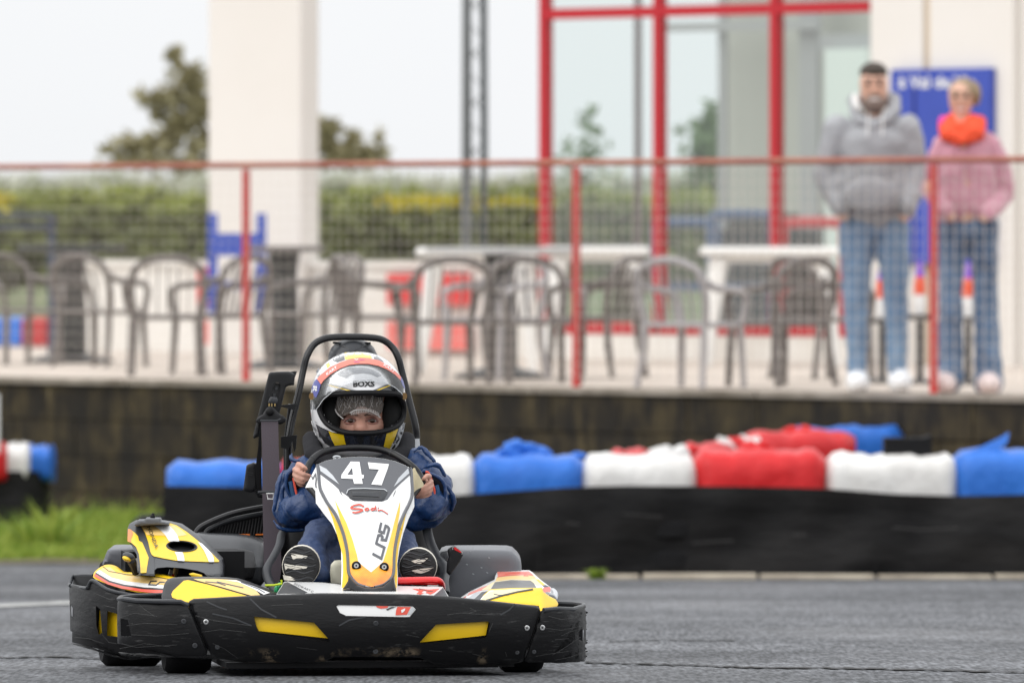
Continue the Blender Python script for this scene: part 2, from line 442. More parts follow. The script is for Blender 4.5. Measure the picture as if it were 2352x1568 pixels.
# ------------------------------------------------------------ fence
M_red = mat("red_post_paint", (0.55, 0.035, 0.03), 0.5, var=(20, 0.5, (0.40, 0.06, 0.05)))
M_rail = mat("rusty_rail_paint", (0.30, 0.095, 0.07), 0.7, var=(3, 1, (0.42, 0.18, 0.11)))
M_wire = mat("galvanised_wire", (0.58, 0.52, 0.46), 0.6)
fence = thing("mesh_fence", "waist-high terrace fence with welded wire mesh, red posts and a rust red top rail", "fence", T(2.5, 0))
FH = 1.20
obj("top_rail", cyl(T(2.4, 0, FH-0.012), 0.017, 12.6, U, 12), M_rail, fence)
for t0 in (-2.55, 0, 2.55, 5.10, 7.65):
    obj("post", cyl(T(t0, 0, FH/2-0.02), 0.0225, FH-0.03, (0, 0, 1), 12), M_red, fence)
for k in range(4):
    t0 = -2.55+2.55*k; m = MB()
    nv = 38
    for i in range(nv):
        t1 = t0+0.035+i*(2.48/(nv-1)); m.add(tube([T(t1, -0.03, 0.05), T(t1, -0.03, FH-0.04)], 0.0019, 4))
    for i in range(18):
        z = 0.06+i*0.064; m.add(tube([T(t0+0.03, -0.035, z), T(t0+2.52, -0.035, z)], 0.0011, 4))
    o = obj("wire_mesh", m.vf(), M_wire, fence, smooth=0, kind='stuff')
# ------------------------------------------------------------ building
M_cream = mat("cream_render", (0.70, 0.67, 0.63), 0.8, bump=(60, 0.2, 0.003), var=(1.0, 0.4, (0.65, 0.61, 0.56)))
M_creamd = mat("cream_strip", (0.60, 0.50, 0.38), 0.8)
M_redf = mat("red_window_frame", (0.43, 0.008, 0.018), 0.4)
M_brown = mat("brown_frame", (0.09, 0.045, 0.045), 0.5)
M_greyf = mat("grey_frame", (0.33, 0.33, 0.33), 0.6)
WF = 7.2
pil = thing("concrete_pillar", "tall cream rendered pillar standing behind the low wall on the left", "pillar", TP(590, WF))
t0, t1 = on_line(478, WF-0.1), on_line(690, WF-0.1)
obj("shaft", tbox(t0, t1, WF-0.1, WF+0.075, 0, 4.2), M_cream, pil, smooth=0, mods=[('BEVEL', dict(width=0.012, segments=2))])
obj("base_block", tbox(t0-.012, t1+0.012, WF-0.115, WF+0.09, 0.0, 0.06), M_cream, pil, smooth=0)
# low white wall
lw = thing("low_wall", "low whitewashed parapet wall behind the terrace chairs, left of the red glazing", "wall", TP(700, WF))
M_white = mat("white_wall_paint", (0.76, 0.74, 0.70), 0.8, var=(1.6, 0.7, (0.62, 0.58, 0.52)))
ta, tb = on_line(195, WF), on_line(1235, WF)
obj("body", tbox(ta, t0-.02, WF, WF+0.2, 0, 0.58), M_white, lw, smooth=0)
obj("body", tbox(t1+.02, tb, WF, WF+0.2, 0, 0.58), M_white, lw, smooth=0)
obj("coping", tbox(ta-.02, t0-.02, WF-.03, WF+0.23, 0.582, 0.625), M_white, lw, smooth=0)
obj("coping", tbox(t1+.02, tb, WF-.03, WF+0.23, 0.582, 0.625), M_white, lw, smooth=0)
# glazed veranda
ver = thing("glazed_veranda", "red framed glazed front of the clubhouse left of the standing spectators", "veranda", TP(1600, WF))
tm = [on_line(x, WF) for x in (1255, 1517, 1785, 2012)]
zt = lambda px, py: (ZC-(py-HY)/FPX*TP(px, WF).y)-ZT
ztr = zt(1517, 27)
for i, t in enumerate(tm[:3]):
    obj("mullion", tbox(t-.030, t+.030, WF-.04, WF+.03, 0.24, 3.3), M_redf, ver, smooth=0)
for i in range(3):
    obj("transom", tbox(tm[i]+.031, tm[i+1]-.031, WF-.035, WF+.045, ztr-.034, ztr+.034), M_redf, ver, smooth=0)
    obj("bottom_rail", tbox(tm[i]+.031, tm[i+1]-.031, WF-.035, WF+.045, 0.16, 0.235), M_redf, ver, smooth=0)
obj("plinth", tbox(tm[0]-.05, tm[3], WF-.03, WF+.06, 0, 0.157), M_white, ver, smooth=0)
gl = bpy.data.materials.new("window_glass"); gl.use_nodes = True; tt = gl.node_tree; tt.nodes.clear()
go = tt.nodes.new("ShaderNodeOutputMaterial"); g1 = tt.nodes.new("ShaderNodeBsdfTransparent"); g1.inputs[0].default_value = (0.93, 0.965, 0.955, 1)
g2 = tt.nodes.new("ShaderNodeBsdfGlossy"); g2.inputs["Roughness"].default_value = 0.03; gm = tt.nodes.new("ShaderNodeMixShader"); gm.inputs[0].default_value = 0.08
tt.links.new(g1.outputs[0], gm.inputs[1]); tt.links.new(g2.outputs[0], gm.inputs[2]); tt.links.new(gm.outputs[0], go.inputs[0])
for i in range(3):
    obj("pane", tbox(tm[i]+.032, tm[i+1]-.032, WF-.004, WF+.004, 0.237, ztr-.036), gl, ver, smooth=0)
    obj("pane", tbox(tm[i]+.032, tm[i+1]-.032, WF-.004, WF+.004, ztr+.036, 3.3), gl, ver, smooth=0)
# the far glazing of the same room, seen through the front panes
WB = 12.0
for px, m_, hw in ((1462, M_brown, .022), (1657, M_greyf, .035), (1856, M_greyf, .09)):
    t = on_line(px, WB); obj("back_mullion", tbox(t-hw, t+hw, WB, WB+.03, 0, 3.2), m_, ver, smooth=0)
M_int = mat("interior_wall", (0.40, 0.40, 0.36), 0.8, var=(1.2, .3, (.44, .44, .40)))
t = on_line(1668, WB+.3); t2 = on_line(2060, WB+.3)
obj("interior_wall", tbox(t, t2, WB+.3, WB+.4, 0.95, 3.4), M_int, ver, smooth=0)
obj("interior_dado", tbox(t, t2, WB+.29, WB+.41, 0, 0.947), mat("dark_wood", (.05, .045, .035), .6), ver, smooth=0)
zh = lambda px, py: TP(px, WB-.1, py).z-ZT
obj("header_beam", tbox(on_line(1530, WB-.1), on_line(1880, WB-.1), WB-.1, WB-.06, zh(1700, 70), zh(1700, 50)), M_greyf, ver, smooth=0)
obj("header_beam", tbox(on_line(1881, WB-.1), on_line(2050, WB-.1), WB-.1, WB-.06, zh(1940, 118), zh(1940, 78)), M_greyf, ver, smooth=0)
obj("door_leaf", tbox(on_line(1893, WB-.2), on_line(1992, WB-.2), WB-.2, WB-.1, 0.5, 2.1), mat("pale_door", (.62, .68, .64), .6), ver, smooth=0)
# cream wall on the right with a downpipe strip
cw = thing("clubhouse_wall", "cream rendered clubhouse wall right of the red glazing", "wall", TP(2160, WF-.6))
wr = WF-0.35
tA, tB, tC = on_line(2000, wr), on_line(2128, wr), on_line(2328, wr)
obj("wall_face", tbox(tA, tB-.03, wr, wr+.35, 0, 4), M_cream, cw, smooth=0)
obj("strip", tbox(tB-.028, tB+.028, wr+.02, wr+.3, 0, 4), M_creamd, cw, smooth=0)
obj("wall_face", tbox(tB+.03, tC, wr, wr+.35, 0, 4), M_cream, cw, smooth=0)
obj("side_wall", tbox(tC+.002, tC+0.1, wr+.05, wr+3, 0, 4), M_cream, cw, smooth=0)
# blue notice board
M_blue = mat("blue_board", (0.030, 0.06, 0.34), 0.45, var=(4, .4, (0.05, 0.09, .5)))
M_wht = mat("white_paint", (0.8, 0.8, 0.79), 0.5)
nb = thing("notice_board", "large blue poster with white lettering on the cream wall behind the two spectators", "poster", TP(2160, wr-.05, 400))
q0, q1 = TP(2050, wr-.05, 160), TP(2274, wr-.05, 163); z1 = q0.z-ZT; z0 = TP(2160, wr-.05, 606).z-ZT
ts, te = on_line(2046, wr-.05), on_line(2275, wr-.05)
obj("board", tbox(ts, te, wr-.05, wr-.003, z0, z1), M_blue, nb, smooth=0)
obj("fold_line", tbox(on_line(2097, wr-.053), on_line(2102, wr-.053), wr-.056, wr-.0502, z0, z1-.12), mat("dark_blue", (.012, .02, .16), .5), nb, smooth=0)
def tsurf(w):
    def f(px, py): return TP(px, w).y
    return f
text("lettering", "à Val de Vie", 2152, 190, 27, tsurf(wr-.056), M_wht, nb, bold=0.02, sx=0.95, grid=30)
# small bottle shaped red and white canisters on black stools behind the spectators' legs
M_or = mat("orange_plastic", (0.75, .10, .04), .5); M_pur = mat("purple_plastic", (.22, .08, .5), .5); M_blk = mat("black_plastic_plain", (0.02, 0.02, 0.022), 0.5)
for px, h, lb in ((2026, 0, "orange and white skittle shaped canister seen between the man's legs"), (2113, .02, "orange and white skittle shaped canister beside the right red fence post"),
                  (2224, .01, "orange and white skittle shaped canister seen between the woman's legs")):
    b = TP(px, 2.0); k = thing("skittle_canister", lb, "canister", (b.x, b.y, ZT), "orange canisters on black stools")
    zb = ZT+0.36+h
    obj("body", lathe([(.030, 0), (.034, .03), (.034, .10)], (b.x, b.y, zb)), M_wht, k)
    obj("band", lathe([(.034, .101), (.036, .15), (.028, .20)], (b.x, b.y, zb)), M_or, k)
    obj("tip", lathe([(.027, .201), (.018, .25), (.004, .29)], (b.x, b.y, zb)), M_pur, k)
    s = thing("black_stool", lb.replace("orange and white skittle shaped canister", "black stool under the orange canister"), "stool", (b.x, b.y, ZT), "black stools under the canisters")
    obj("seat", cyl((b.x, b.y, zb-.02), .07, .03), M_blk, s)
    obj("leg", cyl((b.x, b.y, ZT+(zb-.04-ZT)/2), .018, zb-.04-ZT), M_blk, s)
    obj("foot", lathe([(.10, 0), (.10, .012), (.02, .03)], (b.x, b.y, ZT)), M_blk, s)
# ------------------------------------------------------------ lattice mast
M_dk = mat("dark_steel", (0.035, 0.045, 0.05), 0.5); M_gal = mat("weathered_steel", (0.13, 0.14, 0.145), 0.6)
mast = thing("lattice_mast", "steel lattice mast rising behind the terrace between the pillar and the red glazing", "mast", TP(1090, 9.6))
a0 = TP(1066, 9.6); a1 = TP(1114, 9.6); a2 = TP(1082, 9.9)
for q, m_, r in ((a0, M_gal, .024), (a1, M_dk, .026), (a2, M_gal, .014)):
    obj("leg", tube([Vector((q.x, q.y, ZT)), Vector((q.x+(0.02 if q is a0 else -.02), q.y, ZT+4.6))], r, 8), m_, mast)
for i in range(26):
    z = ZT+0.1+i*.17
    for A, B in ((a0, a1), (a1, a0)) if i % 2 else ((a1, a0), (a0, a2)):
        obj("brace", tube([Vector((A.x, A.y, z)), Vector((B.x, B.y, z+.17))], .0050, 5), M_gal, mast)
# ------------------------------------------------------------ vegetation
def leafmat(name, c1, c2, tr=.3):
    m = bpy.data.materials.new(name); m.use_nodes = True; t = m.node_tree; b = t.nodes["Principled BSDF"]
    g = t.nodes.new("ShaderNodeNewGeometry"); x = t.nodes.new("ShaderNodeMixRGB"); x.inputs[1].default_value = (*c1, 1); x.inputs[2].default_value = (*c2, 1)
    t.links.new(g.outputs["Random Per Island"], x.inputs[0]); t.links.new(x.outputs[0], b.inputs["Base Color"])
    b.inputs["Roughness"].default_value = .6; b.inputs["Specular IOR Level"].default_value = .3
    o_ = t.nodes["Material Output"]; tl = t.nodes.new("ShaderNodeBsdfTranslucent"); t.links.new(x.outputs[0], tl.inputs[0])
    ms = t.nodes.new("ShaderNodeMixShader"); ms.inputs[0].default_value = tr
    t.links.new(b.outputs[0], ms.inputs[1]); t.links.new(tl.outputs[0], ms.inputs[2]); t.links.new(ms.outputs[0], o_.inputs[0]); return m
npr = np.random.RandomState(5)
def leaves(clumps, n, s):
    """clumps: (centre, (rx, ry, rz)); n leaf quads in all"""
    vol = np.array([c[1][0]*c[1][1]*c[1][2] for c in clumps])**.6; vol /= vol.sum()
    V = []; Fc = []
    for (c, r), q in zip(clumps, vol):
        k = int(n*q)+1; d = npr.normal(size=(k, 3)); d /= np.linalg.norm(d, axis=1)[:, None]
        rad = npr.uniform(.1, 1, (k, 1))**.6*(1+.30*npr.normal(size=(k, 1)))
        pos = np.array(c)+d*rad*np.array(r)
        a = npr.normal(size=(k, 3)); a /= np.linalg.norm(a, axis=1)[:, None]
        b = np.cross(a, npr.normal(size=(k, 3))); b /= np.linalg.norm(b, axis=1)[:, None]
        sz = s*npr.uniform(.6, 1.4, (k, 1))
        q4 = np.stack([pos-a*sz, pos-b*sz*.45, pos+a*sz, pos+b*sz*.45], 1).reshape(-1, 3)
        b0 = len(V); V += q4.tolist(); Fc += [(b0+4*i, b0+4*i+1, b0+4*i+2, b0+4*i+3) for i in range(k)]
    return (V, Fc)
M_leaf = leafmat("olive_leaves", (.30, .265, .15), (.46, .42, .26), .35)
M_bark = mat("bark", (.11, .085, .06), .9, bump=(20, .6, .02))
def pxc(px, py, d, rx, ry, rz=None):
    s = FPX/d; p = P(px, py, d); return (tuple(p), (rx/s, (rz or (rx+ry)/2)/s, ry/s))
tr = thing("broadleaf_tree", "windswept olive green tree behind the cream pillar, its crown showing on both sides", "tree", (P(560, 700, 84).x, 84, ZT-.35))
cl_ = [pxc(*a) for a in ((432, 175, 84, 42, 34), (455, 235, 84, 45, 45), (385, 222, 84, 42, 26), (345, 228, 84, 30, 20), (360, 262, 84, 20, 24), (410, 285, 84, 34, 32),
       (300, 335, 84, 48, 22), (370, 328, 84, 60, 26), (250, 342, 84, 18, 14), (460, 330, 84, 40, 30), (560, 260, 84, 90, 80), (650, 300, 84, 60, 60), (560, 160, 84, 70, 50),
       (740, 295, 84, 34, 26), (762, 290, 84, 26, 24), (750, 335, 84, 34, 26), (800, 345, 84, 40, 22), (810, 320, 84, 22, 22), (855, 350, 84, 40, 14), (872, 318, 84, 10, 20), (400, 125, 84, 22, 26), (320, 372, 84, 90, 16), (440, 375, 84, 70, 18), (810, 372, 84, 80, 16))]
obj("crown", leaves(cl_, 3300, .070), M_leaf, tr, smooth=0)
b0 = Vector((P(560, 0, 84).x, 84, ZT-.35))
obj("trunk", tube(catmull([b0, b0+Vector((.05, 0, .7)), b0+Vector((-.05, 0, 1.3)), P(555, 250, 84)], 4), [.16, .13, .10, .05], 10), M_bark, tr)
for q in ((432, 190), (380, 235), (460, 330), (650, 300), (755, 300), (805, 345)):
    e = P(q[0], q[1], 84); s = b0+Vector((0, 0, 1.75))
    obj("limb", tube(catmull([s, s.lerp(e, .5)+Vector((0, .1, .06)), e], 4), [.06, .045, .03, .012], 7), M_bark, tr)
# shrubs seen through the glass
M_shr = leafmat("shrub_leaves", (.12, .18, .08), (.22, .30, .15), .3)
for (px, py, rx, ry, lb) in ((1625, 300, 52, 60, "dark green conifer shrub seen through the second red framed pane"), (1340, 310, 70, 55, "thin pale shrub seen through the first red framed pane")):
    s = thing("garden_shrub", lb, "shrub", (P(px, 0, 80).x, 80, ZT-.35))
    dens = 420 if px == 1625 else 110
    obj("foliage", leaves([pxc(px, py+30, 80, rx, ry+20), pxc(px+8, py-30, 80, rx*.5, ry*.7), pxc(px, py+110, 80, rx, 60)], dens, .075), M_shr, s, smooth=0)
    obj("stem", cyl((P(px, 0, 80).x, 80, ZT+.5), .04, 1.7), M_bark, s)
# flowering hedge bank: one mass
def hedge(name, x0, x1, ytop, ybot, d, n, m_, s=.07, seed=0):
    cl2 = []; rr = random.Random(seed)
    x = x0
    while x < x1:
        w = rr.uniform(38, 80)
        for k in range(4):
            py = ytop+rr.uniform(8, 26)+(ybot-ytop)*k/4
            cl2.append(pxc(x+rr.uniform(-15, 15), py+20, d+rr.uniform(-.8, .8)-k*.25, w*.8, (ybot-ytop)/6))
        x += w*.8
    return tag(obj(name, leaves(cl2, n, s), m_, smooth=0), kind='stuff')
M_h1 = leafmat("hedge_leaves", (.18, .22, .045), (.38, .41, .10), .28)
M_h2 = leafmat("low_scrub_leaves", (.07, .085, .028), (.20, .22, .07), .25)
M_h3 = leafmat("gorse_flowers", (.55, .42, .02), (.42, .40, .03), .2)
hedge("hedge_foliage", -120, 2400, 415, 500, 76, 15000, M_h1, seed=1)
hedge("scrub_foliage", -120, 2400, 470, 640, 72, 22000, M_h2, seed=2)
hedge("flower_foliage", 900, 1060, 425, 462, 74, 900, M_h3, .06, seed=3)
hedge("flower_foliage", 1100, 1260, 432, 470, 74, 350, M_h3, .06, seed=4)
hedge("flower_foliage", -60, 25, 420, 480, 74, 600, M_h3, .06, seed=5)
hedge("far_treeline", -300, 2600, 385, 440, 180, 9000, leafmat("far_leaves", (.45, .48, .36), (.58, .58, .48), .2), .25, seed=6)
# grass bank on the left
M_soil = mat("grass_soil", (.10, .09, .04), .95, var=(8, 1, (.15, .12, .07)))
def bank(x, y):
    e = 43.4+0.25*sin(x*3.1)+.1*sin(x*9)
    return gz(y)+0.006+max(0, min(1, (y-e)/3.2))*0.16
o = obj("grass_bank", sheet(np.linspace(-5, -.9, 30), np.linspace(43.2, 50.4, 26), bank), M_soil); tag(o, kind='structure')
def blades():
    V, Fc = [], []
    for i in range(34000):
        x = R.uniform(-3.6, -1.45); y = 43.5+R.random()**1.2*5.6
        if x > -1.75 and R.random() < (x+1.75)/.3: continue
        if y > 46.9-0.9975*(x+1.465)-.35: continue
        e = 43.4+0.25*sin(x*3.1); near = min(1, max(0, (y-e)/1.5))
        if R.random() > .25+.75*near: continue
        big = .5+.5*sin(x*4+1)*sin(y*2.3)
        h = R.uniform(.02, .058)*(0.5+near)*(1+.6*big)*(1.0 if R.random() < .97 else 1.8); z = bank(x, y); w = R.uniform(.003, .007)*1.3
        a = R.uniform(0, pi); l = Vector((R.gauss(0, .3), R.gauss(0, .3), 1))*h
        c = Vector((x, y, z)); s = Vector((cos(a), sin(a), 0))*w; b = len(V)
        V += [c-s, c+s, c+l*.6+s*.8, c+l*.6-s*.8, c+l+Vector((l.x, l.y, 0))*.5]; Fc += [(b, b+1, b+2, b+3), (b+3, b+2, b+4)]
    return V, Fc
M_gr = leafmat("grass_blades", (.14, .25, .025), (.38, .44, .08), .3)
tag(obj("grass", blades(), M_gr, smooth=0), kind='stuff')
def tuft(px, py, n, h, lb):
    p = gpt(px, py); t_ = thing("weed_tuft", lb, "weed", tuple(p)); V, Fc = [], []
    for i in range(n):
        a = R.uniform(0, 2*pi); l = Vector((cos(a)*R.uniform(.2, .9), sin(a)*R.uniform(.2, .9), 1)).normalized()*h*R.uniform(.5, 1)
        s = Vector((-sin(a), cos(a), 0))*.006; b = len(V); c = p+Vector((R.gauss(0, .015), R.gauss(0, .015), 0))
        V += [c-s, c+s, c+l*.6+s*1.4, c+l*.6-s*1.4, c+l+Vector((l.x, l.y, -.2*h))*.4]; Fc += [(b, b+1, b+2, b+3), (b+3, b+2, b+4)]
    obj("leaves", (V, Fc), M_gr, t_, smooth=0)
tuft(1372, 1331, 70, .065, "small green weed growing at the foot of the black barrier belt")
tuft(75, 1300-10, 60, .35, "tall weed in front of the barrier end on the far left")
tuft(118, 1290, 40, .42, "thin yellow green weed stalks right of the barrier end on the far left")

M_crk = mat("crack_dirt", (.018, .017, .016), .9)
def crack(pts, w, seed):
    rr_ = random.Random(seed); up_, lo_ = [], []
    path = []
    for i in range(len(pts)-1):
        for k in range(14):
            t = k/14; path.append((pts[i][0]+(pts[i+1][0]-pts[i][0])*t, pts[i][1]+(pts[i+1][1]-pts[i][1])*t))
    for x, y in path:
        y += rr_.uniform(-1.2, 1.2); h = w*rr_.uniform(.2, 1); up_.append(gpt(x, y-h, .003)); lo_.append(gpt(x, y+h, .003))
    n_ = len(up_); o_ = obj("road_crack", (up_+lo_, [(i, i+1, n_+i+1, n_+i) for i in range(n_-1)]), M_crk, smooth=0); tag(o_, kind='structure')
crack([(1345, 1522), (1600, 1529), (1760, 1534), (2000, 1536), (2200, 1541), (2420, 1548)], 2.0, 1)
crack([(1400, 1473), (1520, 1470), (1700, 1472)], .9, 2)
crack([(-40, 1512), (120, 1508), (300, 1516)], 1.6, 3)
# ------------------------------------------------------------ tyre barrier with belt and tarpaulin wraps
def belt_mat():
    return mat("belt_rubber", (0.0085, 0.0085, 0.009), .62, spec=.12, bump=(5, .5, .03), var=(1.7, .9, (.022, .021, .021)), stretch=(1, 1, 3.0))
M_belt = belt_mat()
TB = dict(rough=.38, bump=(9, .9, .03), var=(6, .6))
def tarp(name, c, d): return mat(name, c, .36, spec=.25, bump=(6, .55, .04), var=(5, .7, d), stretch=(1.3, 1, 1))
M_tw = tarp("white_tarpaulin", (.72, .71, .69), (.55, .53, .50)); M_tb = tarp("blue_tarpaulin", (.035, .17, .60), (.02, .11, .45)); M_tr = tarp("red_tarpaulin", (.62, .022, .025), (.45, .012, .015))
M_tyre = mat("tyre_rubber", (.010, .010, .011), .75, spec=.15, bump=(30, .5, .01))
def belt_depth(px): return 38.0+.10*sin(px/210.)+.05*sin(px/83.+1)
bar = thing("tyre_barrier", "long tyre barrier behind the kart, black rubber belt below white, blue and red wraps", "barrier", P(1300, 1328, 38))
def strip_belt(name, x0, x1, top, bot, dep, thick, mt, parent, step=14):
    V, Fc = [], []; xs = np.arange(x0, x1+1, step); rows = 8
    for s in (0, 1):
        for x in xs:
            d = dep(x)
            for r in range(rows):
                t = r/(rows-1); py = top(x)*(1-t)+bot(x)*t
                q = P(x, py, d+.02*sin(t*pi*2+x/160.)*.6); q.y += s*thick+.008*sin(x/31.+t*5); V.append(q)
    n = len(xs)
    for s in (0, 1):
        for i in range(n-1):
            for r in range(rows-1):
                a = (s*n+i)*rows+r; f = (a, a+rows, a+rows+1, a+1); Fc.append(f if s else tuple(reversed(f)))
    for i in range(n-1):
        a = i*rows; b = (n+i)*rows; Fc.append((a, a+rows, b+rows, b)); a += rows-1; b += rows-1; Fc.append((a, b, b+rows, a+rows))
    for i in (0, n-1):
        for r in range(rows-1):
            a = i*rows+r; b = (n+i)*rows+r; Fc.append((a, b, b+1, a+1))
    return obj(name, (V, Fc), mt, parent)
def ip(pts):
    xs, ys = zip(*pts); return lambda x: float(np.interp(x, xs, ys))
tp = ip([(375, 1116), (600, 1119), (800, 1135), (1000, 1141), (1150, 1130), (1300, 1119), (1450, 1115), (1700, 1117), (1900, 1122), (2050, 1134), (2200, 1139), (2400, 1135)])
bt = ip([(375, 1330), (1240, 1329), (1400, 1326), (2400, 1330)])
strip_belt("belt", 375, 2480, tp, bt, belt_depth, .03, M_belt, bar)
bsf = lambda x, y: belt_depth(x)-.02
for q in ([(1590, 1247), (1640, 1243), (1685, 1241)], [(1430, 1180), (1520, 1186)], [(2050, 1210), (2110, 1216), (2200, 1212)], [(1820, 1228), (1850, 1226)], [(1300, 1200), (1330, 1203)]):
    stroke("rubber_scuff", [q], 2.4, bsf, mat("scuffed_rubber", (.045, .044, .043), .8), bar, .02)
for x in (1236, 2010):
    stroke("belt_joint", [[(x, tp(x)+4), (x+3, 1220), (x, 1322)]], 3.0, bsf, mat("joint_shadow_rubber", (.003, .003, .003), .9), bar, .02)
def wrap(px0, px1, ytop, ybot, d, depth, mt, parent, name="wrap", seed=0, slope=0.0):
    """padded tarpaulin wrap: rounded, slightly crumpled bolster"""
    a, b = P(px0, ytop, d), P(px1, ybot, d); cx, cz = (a.x+b.x)/2, (a.z+b.z)/2; W, H = b.x-a.x, a.z-b.z
    rr = random.Random(seed); nx, na = max(10, int(W/.04)), 26; V, Fc = [], []
    ph = [rr.uniform(0, 6) for _ in range(6)]
    for i in range(nx+1):
        u = i/nx*2-1; e = (1-abs(u)**22)**(1/3.0) if abs(u) < 1 else 0.0
        e = max(e, .72)
        for k in range(na):
            A = 2*pi*k/na; c_, s_ = cos(A), sin(A); p_ = 4.5; q = (abs(c_)**p_+abs(s_)**p_)**(-1/p_)
            w = 1+.007*sin(i*1.3+ph[0]+A*2)+.005*sin(i*2.9+ph[1]-3*A)+.004*sin(7*A+i*.6+ph[2])
            y = c_*q*depth/2*e*w; z = s_*q*H/2*(e if s_ > 0 else 1)*w
            if s_ > 0: z += .007*sin(u*7+ph[3])+.005*sin(u*19+ph[4])
            V.append(Vector((cx+u*W/2, d+depth/2+y+slope*u, cz+z)))
    for i in range(nx):
        for k in range(na): Fc.append((i*na+k, i*na+(k+1) % na, (i+1)*na+(k+1) % na, (i+1)*na+k))
    Fc.append(tuple(range(na-1, -1, -1))); Fc.append(tuple(nx*na+k for k in range(na)))
    return obj(name, (V, Fc), mt, parent, smooth=70)
d0 = 38.34
for i, (a, b, yt, m_) in enumerate(((380, 645, 1061, M_tb), (640, 760, 1058, M_tr), (752, 920, 1054, M_tw), (915, 1094, 1049, M_tw), (1086, 1340, 1046, M_tb), (1335, 1604, 1046, M_tw), (1596, 1898, 1034, M_tr), (1897, 2203, 1044, M_tw), (2194, 2480, 1032, M_tb))):
    wrap(a, b, yt, 1190, d0, .52, m_, bar, seed=i)
# tyres inside the barrier
for i in range(8):
    px = 430+i*270; p = P(px, 1200, 38.35)
    for k in range(2):
        obj("tyre", lathe([(.12, -.05), (.21, -.06), (.25, -.03), (.25, .03), (.21, .06), (.12, .05)], (p.x, p.y, gz(38.35)+.08+k*.14), n=16), M_tyre, bar)
def knot(px, py, d, s, mt, parent, seed):
    rr = random.Random(seed); m = MB()
    for k in range(6):
        c = P(px+rr.uniform(-26, 26)*s, py+rr.uniform(-6, 14)*s, d+.2)
        M = Matrix.Rotation(rr.uniform(-1, 1), 3, 'Y') @ Matrix.Rotation(rr.uniform(-1, 1), 3, 'X')
        m.add(ball(c, (.045*s, .04*s, .024*s), 8, 6, M))
    obj("knot", m.vf(), mt, parent, smooth=30)
knot(1200, 1032, 38.35, 1.1, M_tb, bar, 4); knot(1240, 1040, 38.35, 1.0, M_tb, bar, 9); knot(1160, 1045, 38.35, .8, M_tb, bar, 19); knot(1325, 1045, 38.35, .5, M_tb, bar, 29)
knot(1745, 1030, 38.35, 1.0, M_tr, bar, 5)
panel("tarpaulin_flap", [(2205, 1048), (2240, 1032), (2300, 1003), (2318, 992), (2314, 1016), (2290, 1036), (2300, 1050)], lambda x, y: 38.4+(1050-y)*.0008, .02, M_tb, bar, grid=14, px_m=516)
o = panel("rubber_block", [(2032, 1006), (2122, 1006), (2140, 1000), (2142, 1046), (2122, 1050), (2032, 1050)], lambda x, y: 38.45, .22, M_tyre, None, grid=20, px_m=516)
tag(o, "black rubber block lying on top of the white wrap at the right of the barrier", "rubber block")
# second barrier row in the distance
b2 = thing("tyre_barrier", "second tyre barrier running up to the wall behind the first, red, white and blue wrapped", "barrier", P(1700, 1300, 42), "tyre barriers")
bar['group'] = "tyre barriers"
for i, (a, b, yt, d, m_) in enumerate(((1395, 1500, 1034, 39.6, M_tr), (1485, 1590, 1028, 40.2, M_tw), (1560, 1690, 1020, 40.7, M_tr), (1640, 1760, 1006, 41.2, M_tw), (1700, 1972, 992, 41.8, M_tr), (1815, 2083, 981, 43.0, M_tb))):
    wrap(a, b, yt, 1130, d, .5 if d < 42.5 else .4, m_, b2, seed=20+i, slope=.25)
    s = FPX/d; yb = 1063+10046.7/d
    obj("stack", tube([P((a+b)/2, 1128, d+.3), P((a+b)/2, yb, d+.3)], (b-a)/2.3/s*.8, 14), M_tyre, b2)
knot(1830, 996, 41.9, 1.0, M_tr, b2, 7); knot(1700, 1018, 41.0, .8, M_tr, b2, 8); knot(1600, 1030, 40.4, .7, M_tr, b2, 18)
# barrier end at the far left
b3 = thing("tyre_barrier", "short curved barrier end at the far left beside the grass, red, white and blue top", "barrier", P(60, 1290, 45.6), "tyre barriers")
def d3(px): return 45.6+max(0, (px-40)/75)**2*.35
for i, (a, b, m_, dd) in enumerate(((-140, 14, M_tr, 45.4), (10, 66, M_tw, 45.5), (58, 118, M_tb, 45.65))):
    wrap(a, b, 1021+(5 if i == 2 else 0), 1110, dd, .55, m_, b3, seed=40+i)
strip_belt("belt", -150, 112, lambda x: 1082+max(0, x-30)*.02, lambda x: 1285, lambda x: d3(x)-.12, .5, M_belt, b3)
obj("post", tube([P(-9, 905, 45.0), P(-9, 1040, 45.0)], .02, 8), M_wht, b3)
